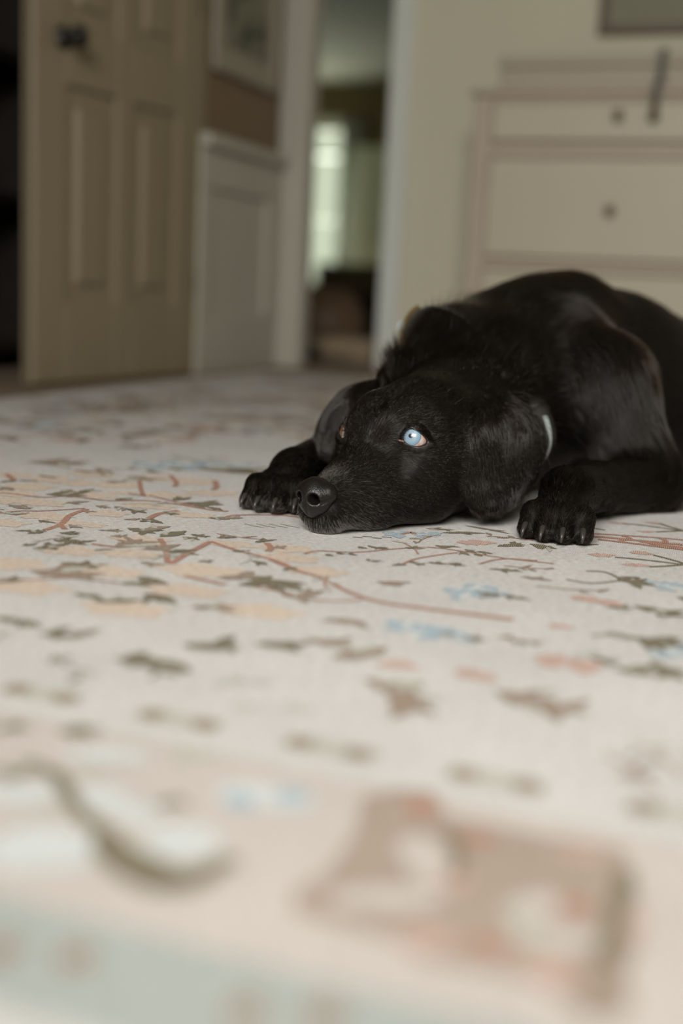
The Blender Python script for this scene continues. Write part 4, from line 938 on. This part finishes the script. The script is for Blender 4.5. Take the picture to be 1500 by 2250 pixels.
FA = np.array([p[0] for p in PR if p[5] > 0]); FB = np.array([p[1] for p in PR if p[5] > 0]); FRA = np.array([p[2] for p in PR if p[5] > 0]); FRB = np.array([p[3] for p in PR if p[5] > 0]); FD = np.array([p[6] for p in PR if p[5] > 0])
EPa = np.array([e[0] for e in EP]); EPb = np.array([e[0] for e in EPF])
def near(P, Q):
    out = np.empty(len(P))
    for i in range(0, len(P), 4000):
        x = P[i:i + 4000]; out[i:i + 4000] = np.sqrt(np.maximum(((x ** 2).sum(1)[:, None] + (Q ** 2).sum(1)[None] - 2 * x @ Q.T).min(1), 0))
    return out
def flow_at(P):
    acc = np.zeros_like(P)
    for a, b_, ra, rb, f in zip(FA, FB, FRA, FRB, FD):
        d = np.maximum(cone_sdf(P, a, b_, ra, rb), 0); acc += np.exp(-d / .010)[:, None] * f
    en, ef = near(P, EPa), near(P, EPb)
    acc = np.where((en < .0085)[:, None], np.array([.02, -.05, -1.0]), acc); acc = np.where((ef < .0085)[:, None], np.array([-.5, -.1, -.8]), acc)
    return acc / (np.linalg.norm(acc, axis=1, keepdims=True) + 1e-9), en, ef
def wave3(P, f, seed):
    r = np.random.default_rng(seed); o = np.zeros((len(P), 3))
    for k in range(5):
        w = r.normal(size=(3, 3)) * f * (1 + .6 * k); ph = r.uniform(0, 6.28, 3); o += np.sin(P @ w + ph) / (1 + .5 * k)
    return o
T0, T1_, T2_, T3_ = BV[BF[:, 0]], BV[BF[:, 1]], BV[BF[:, 2]], BV[BF[:, 3]]
AREA = .5 * (np.linalg.norm(np.cross(T1_ - T0, T2_ - T0), axis=1) + np.linalg.norm(np.cross(T2_ - T0, T3_ - T0), axis=1)); FC = (T0 + T1_ + T2_ + T3_) / 4
NOSEC = H(.003, 0, .0385)
def grow(name, n, dens, length, mat, rad, lift, seed, curl=.0, npt=5, clump=1.0, parent=dog):
    r = np.random.default_rng(seed); w = AREA * dens(FC); w /= w.sum(); fi = r.choice(len(AREA), n, p=w)
    u, v = r.random((n, 1)), r.random((n, 1)); P = (T0[fi] * (1 - u) + T1_[fi] * u) * (1 - v) + (T3_[fi] * (1 - u) + T2_[fi] * u) * v
    Nn = BODY.grad(P, .004); fw, en, ef = flow_at(P)
    fw = fw + clump * (.11 * wave3(P, 38, 3) + .05 * wave3(P, 140, 4)) + r.normal(size=(n, 3)) * .06
    tg = fw - Nn * (fw * Nn).sum(1, keepdims=True); tg /= np.linalg.norm(tg, axis=1, keepdims=True) + 1e-9
    Ln = length(P, en, ef) * (.65 + .6 * r.random(n)); lf = lift(P, en, ef) * (.6 + .8 * r.random(n))
    # keep the opening of the eyes and the nose leather bare
    keep = np.linalg.norm(P - NOSEC, axis=1) > .0205
    for c in (EC, mirror(EC)): keep &= np.linalg.norm(P - c, axis=1) > ER * 1.02
    keep &= P[:, 2] > .002
    P, Nn, tg, Ln, lf = P[keep], Nn[keep], tg[keep], Ln[keep], lf[keep]; n = len(P)
    # hairs in front of the eye bend away from it
    out = np.zeros((n, npt, 3)); Q = P - Nn * .0008; out[:, 0] = Q
    for i in range(1, npt):
        t = i / (npt - 1); d = tg + Nn * (lf * (1.15 - t))[:, None] + np.array([0, 0, -.10 * t]); d /= np.linalg.norm(d, axis=1, keepdims=True)
        Q = Q + d * (Ln / (npt - 1))[:, None]; out[:, i] = Q
    # long coats settle on the skin below, never inside it
    s_ = BODY.sample(out.reshape(-1, 3)).reshape(n, npt); g = BODY.grad(out.reshape(-1, 3), .004).reshape(n, npt, 3)
    push = np.maximum(.0009 - s_, 0); push[:, 0] = 0; out += g * np.minimum(push, .012)[..., None]
    out[..., 2] = np.maximum(out[..., 2], .0014)
    for c in (EC,):                              # no hair across the eyeball
        q = (out[:, -1] - c); 
    cu_ = bpy.data.hair_curves.new(name); cu_.add_curves([npt] * n)
    cu_.attributes['position'].data.foreach_set('vector', (out - OFF).astype(np.float32).ravel())
    ra = cu_.attributes.new('radius', 'FLOAT', 'POINT') if 'radius' not in cu_.attributes else cu_.attributes['radius']
    prof = np.linspace(1, 0, npt) ** .6 * .9 + .1; ra.data.foreach_set('value', (np.tile(prof, (n, 1)) * rad).astype(np.float32).ravel())
    cu_.materials.append(mat); o = bpy.data.objects.new(name, cu_); COL.objects.link(o); o.parent = parent; o['kind'] = 'stuff'; return o
def head_b(P): q = P - np.array([HN[0], HN[1], 0]); return q @ HBK
def dens(P):
    b_ = head_b(P); d = np.where(b_ < .26, 5.0, np.where(P[:, 0] + P[:, 1] < 2.1, 1.6, .45)); d = np.where(b_ < .07, 7.0, d)
    paws = (P[:, 2] < .06) & (P[:, 1] < 1.36); return np.where(paws, np.maximum(d, 4.5), d)
def length(P, en, ef):
    b_ = head_b(P); L_ = np.interp(b_, [0, .03, .08, .14, .2, .27, .36, .6], [.0045, .0055, .0075, .0095, .013, .020, .026, .026])
    paw_ = (P[:, 2] < .05) & (P[:, 1] < 1.34) & (b_ > .0) & ((P[:, 0] > .17) | (P[:, 0] < -.02)); L_ = np.where(paw_, .008, L_)
    return np.where((en < .0085) | (ef < .0085), .011, L_)
def lift(P, en, ef): return np.interp(head_b(P), [0, .05, .2, .3], [.26, .17, .17, .24])
grow('fur', 230000, dens, length, M['fur'], .00013, lift, 21)
# neck ruff standing up behind the collar, grizzled chin and brow hairs
RC1 = trace(868, 812)[0]; RC2 = trace(958, 752)[0]
grow('neck_ruff', 9000, lambda P: (near(P, EPb) > .025) * (np.exp(-((np.linalg.norm(P - RC1, axis=1) / .028) ** 2)) + np.exp(-((np.linalg.norm(P - RC2, axis=1) / .03) ** 2))) + .6 * np.exp(-((np.linalg.norm(P - D(1080, 800, 1.50), axis=1) / .07) ** 2)), lambda P, en, ef: np.full(len(P), .036), M['fur'], .00015, lambda P, en, ef: np.full(len(P), .95), 22)
grow('chin_hair', 3400, lambda P: np.exp(-(((head_b(P) - .02) / .035) ** 2)) * np.exp(-((P[:, 2] / .016) ** 2)), lambda P, en, ef: np.full(len(P), .0085), M['fur_grey'], .00013, lambda P, en, ef: np.full(len(P), .5), 23)
grow('muzzle_hair', 1500, lambda P: np.exp(-((np.linalg.norm(P - H(.032, -.004, .060), axis=1) / .014) ** 2)) + .12 * np.exp(-((np.linalg.norm(P - H(.045, .03, .03), axis=1) / .025) ** 2)), lambda P, en, ef: np.full(len(P), .006), M['fur_grey'], .00009, lambda P, en, ef: np.full(len(P), .4), 26)  # grizzled hairs behind the nose, also painting in the lighter sheen there
grow('face_sheen_hair', 9000, lambda P: (head_b(P) < .24) * (.25 + np.exp(-((np.linalg.norm(P - H(.165, .062, .085), axis=1) / .03) ** 2)) + np.exp(-((np.linalg.norm(P - H(.07, .025, .055), axis=1) / .03) ** 2)) + .8 * np.exp(-((np.linalg.norm(P - H(.15, -.01, .14), axis=1) / .04) ** 2))), length, M['fur_brown_sheen'], .00010, lift, 27)  # brownish tips, densest on cheek, muzzle and forehead as painted-in sheen
def lidw(P):
    d = np.linalg.norm(P - EC, axis=1); return np.exp(-(((d - ER * 1.5) / .009) ** 2))
grow('brow_hair', 700, lidw, lambda P, en, ef: np.full(len(P), .006), M['fur_grey'], .00007, lambda P, en, ef: np.full(len(P), .35), 24)
# short hairs on the eyelids, growing away from the opening
def strands(name, roots, dirs, lens, mat, rad, npt=5, droop=.0):
    n = len(roots); out = np.zeros((n, npt, 3))
    for i in range(npt):
        t = i / (npt - 1); out[:, i] = roots + dirs * (lens * t)[:, None] + np.array([0, 0, -1]) * (droop * lens * t * t)[:, None]
    out[..., 2] = np.maximum(out[..., 2], .0014)
    cu_ = bpy.data.hair_curves.new(name); cu_.add_curves([npt] * n); cu_.attributes['position'].data.foreach_set('vector', (out - OFF).astype(np.float32).ravel())
    ra = cu_.attributes.new('radius', 'FLOAT', 'POINT') if 'radius' not in cu_.attributes else cu_.attributes['radius']
    ra.data.foreach_set('value', (np.tile(np.linspace(1, .2, npt), (n, 1)) * rad).astype(np.float32).ravel()); cu_.materials.append(mat)
    o = bpy.data.objects.new(name, cu_); COL.objects.link(o); o.parent = dog; o['kind'] = 'stuff'; return o
r = np.random.default_rng(31); RO, DI = [], []
RG = [np.array(q) for q in rings]; n = len(OUTP)
for k in range(5200):
    i = r.choice([2, 3, 3, 4, 4]); a = r.random() * n; k0 = int(a) % n; k1 = (k0 + 1) % n; u = a - int(a); w = r.random()
    p = (RG[i][k0] * (1 - u) + RG[i][k1] * u) * (1 - w) + (RG[min(i + 1, 5)][k0] * (1 - u) + RG[min(i + 1, 5)][k1] * u) * w
    o_ = RG[min(i + 1, 5)][k0] - RG[i][k0]; o_ /= np.linalg.norm(o_) + 1e-9
    d = o_ * .55 + HBK * .55 + HLF * .25 - dv * .28 + r.normal(size=3) * .12; d -= o_ * min(0, d @ o_); RO.append(p); DI.append(d / np.linalg.norm(d))
RO, DI = np.array(RO), np.array(DI)
for s in (1, -1):
    strands('eyelid_hair', RO if s > 0 else np.array([mirror(p) for p in RO]), DI if s > 0 else np.array([mirror(p + q) - mirror(p) for p, q in zip(RO, DI)]), .0035 + .002 * r.random(len(RO)), M['fur'], .00010, 4, .1)
# whiskers
RO, DI, LN = [], [], []
for s in (1, -1):
    for k in (0, 4, 7):
        px_ = H(.026 + .008 * (k % 5), s * (.030 + .001 * (k % 5)), .024 + .008 * (k // 3)); RO.append(px_); q = HLF * s * .75 + HBK * (.35 + .12 * (k % 5)) + P3(0, 0, .05 * (k - 5)); DI.append(q / np.linalg.norm(q)); LN.append(.035 + .006 * (k % 4))
strands('whiskers', np.array(RO), np.array(DI), np.array(LN), M['whisk'], .00008, 8, .22)
RO, DI, LN = [], [], []
for (x, y, dx, dy) in [(898, 926, .6, .25), (876, 913, -.05, .5), (864, 953, -.3, .2), (858, 972, -.25, -.3), (884, 950, -.5, .35), (886, 955, -.5, .2), (882, 946, -.45, .5)]:
    p, _ = trace(x, y); RO.append(p - dv * .001); q = CR * dx + CU * dy - CF * .7; DI.append(q / np.linalg.norm(q)); LN.append(.006)
strands('eyebrow_whiskers', np.array(RO), np.array(DI), np.array(LN), M['whisk'], .00016, 4, .1)

# ------------------------------------------------------------------ collar
A_ = D(938, 742, 1.555); B_ = D(1188, 968, 1.405); CCN = (A_ + B_) / 2 + P3(.01, .02, -.005); n1 = (B_ - A_) / np.linalg.norm(B_ - A_)
ax = np.array([.42, .9, .14]); ax = ax - n1 * (ax @ n1); ax /= np.linalg.norm(ax); n2 = np.cross(ax, n1)
V, Fc, NS, MW = [], [], 96, 5
rr = []
for k in range(NS):
    a = 2 * math.pi * k / NS; d = n1 * math.cos(a) + n2 * math.sin(a); t = .02
    while t < .2 and float(BODY.sample((CCN + d * t)[None])[0]) < .0015: t += .002
    rr.append(t)
rr = np.array(rr); 
for _ in range(6): rr = (np.roll(rr, 1) + rr * 2 + np.roll(rr, -1)) / 4
CW = .034
cpt = lambda k, w, off: CCN + (n1 * math.cos(2 * math.pi * k / NS) + n2 * math.sin(2 * math.pi * k / NS)) * (rr[k % NS] + off) + ax * w
collar = bpy.data.objects.new('dog_collar', None); COL.objects.link(collar); collar.location = CCN; tag(collar, 'grey webbing collar with brass buckle and pale tag around the dog neck', 'collar')
LIFT = np.array([.022 * max(0, math.cos(2 * math.pi * k / NS)) ** 16 + .016 * max(0, -math.cos(2 * math.pi * k / NS)) ** 14 for k in range(NS)])
for k in range(NS):
    for (w, o_) in ((-CW / 2, -.004), (-CW / 2, -.0002), (0, .0004), (CW / 2, -.0002), (CW / 2, -.004)): V.append(cpt(k, w, o_ + LIFT[k] - .006) - CCN)
for k in range(NS):
    for j in range(5): a = k * 5; b = ((k + 1) % NS) * 5; Fc.append((a + j, b + j, b + (j + 1) % 5, a + (j + 1) % 5))
link_mesh('strap', V, Fc, M['collar'], collar, True)
def patch(name, k0, k1, w0, w1, o0, o1, mat):
    V, Fc = [], []; ks = list(range(k0, k1 + 1))
    for k in ks:
        for (w, o_) in ((w0, o0), (w0, o1), (w1, o1), (w1, o0)): V.append(cpt(k % NS, w, o_ + LIFT[k % NS] - .006) - CCN)
    m = len(ks)
    for i in range(m - 1):
        for j in range(4): a, b = i * 4, i * 4 + 4; Fc.append((a + j, b + j, b + (j + 1) % 4, a + (j + 1) % 4))
    Fc += [(0, 1, 2, 3), ((m - 1) * 4 + 3, (m - 1) * 4 + 2, (m - 1) * 4 + 1, (m - 1) * 4)]
    return link_mesh(name, V, Fc, mat, collar)
patch('tag', -4, 4, -.0035, .0035, .0008, .0035, M['tagw'])
kb = NS // 2
patch('buckle', kb - 3, kb + 3, -CW / 2 - .003, -CW / 2 + .001, .001, .006, M['brass'])
patch('buckle_prong', kb - 1, kb, -CW / 2 - .010, -CW / 2 + .0, .003, .006, M['tagw'])
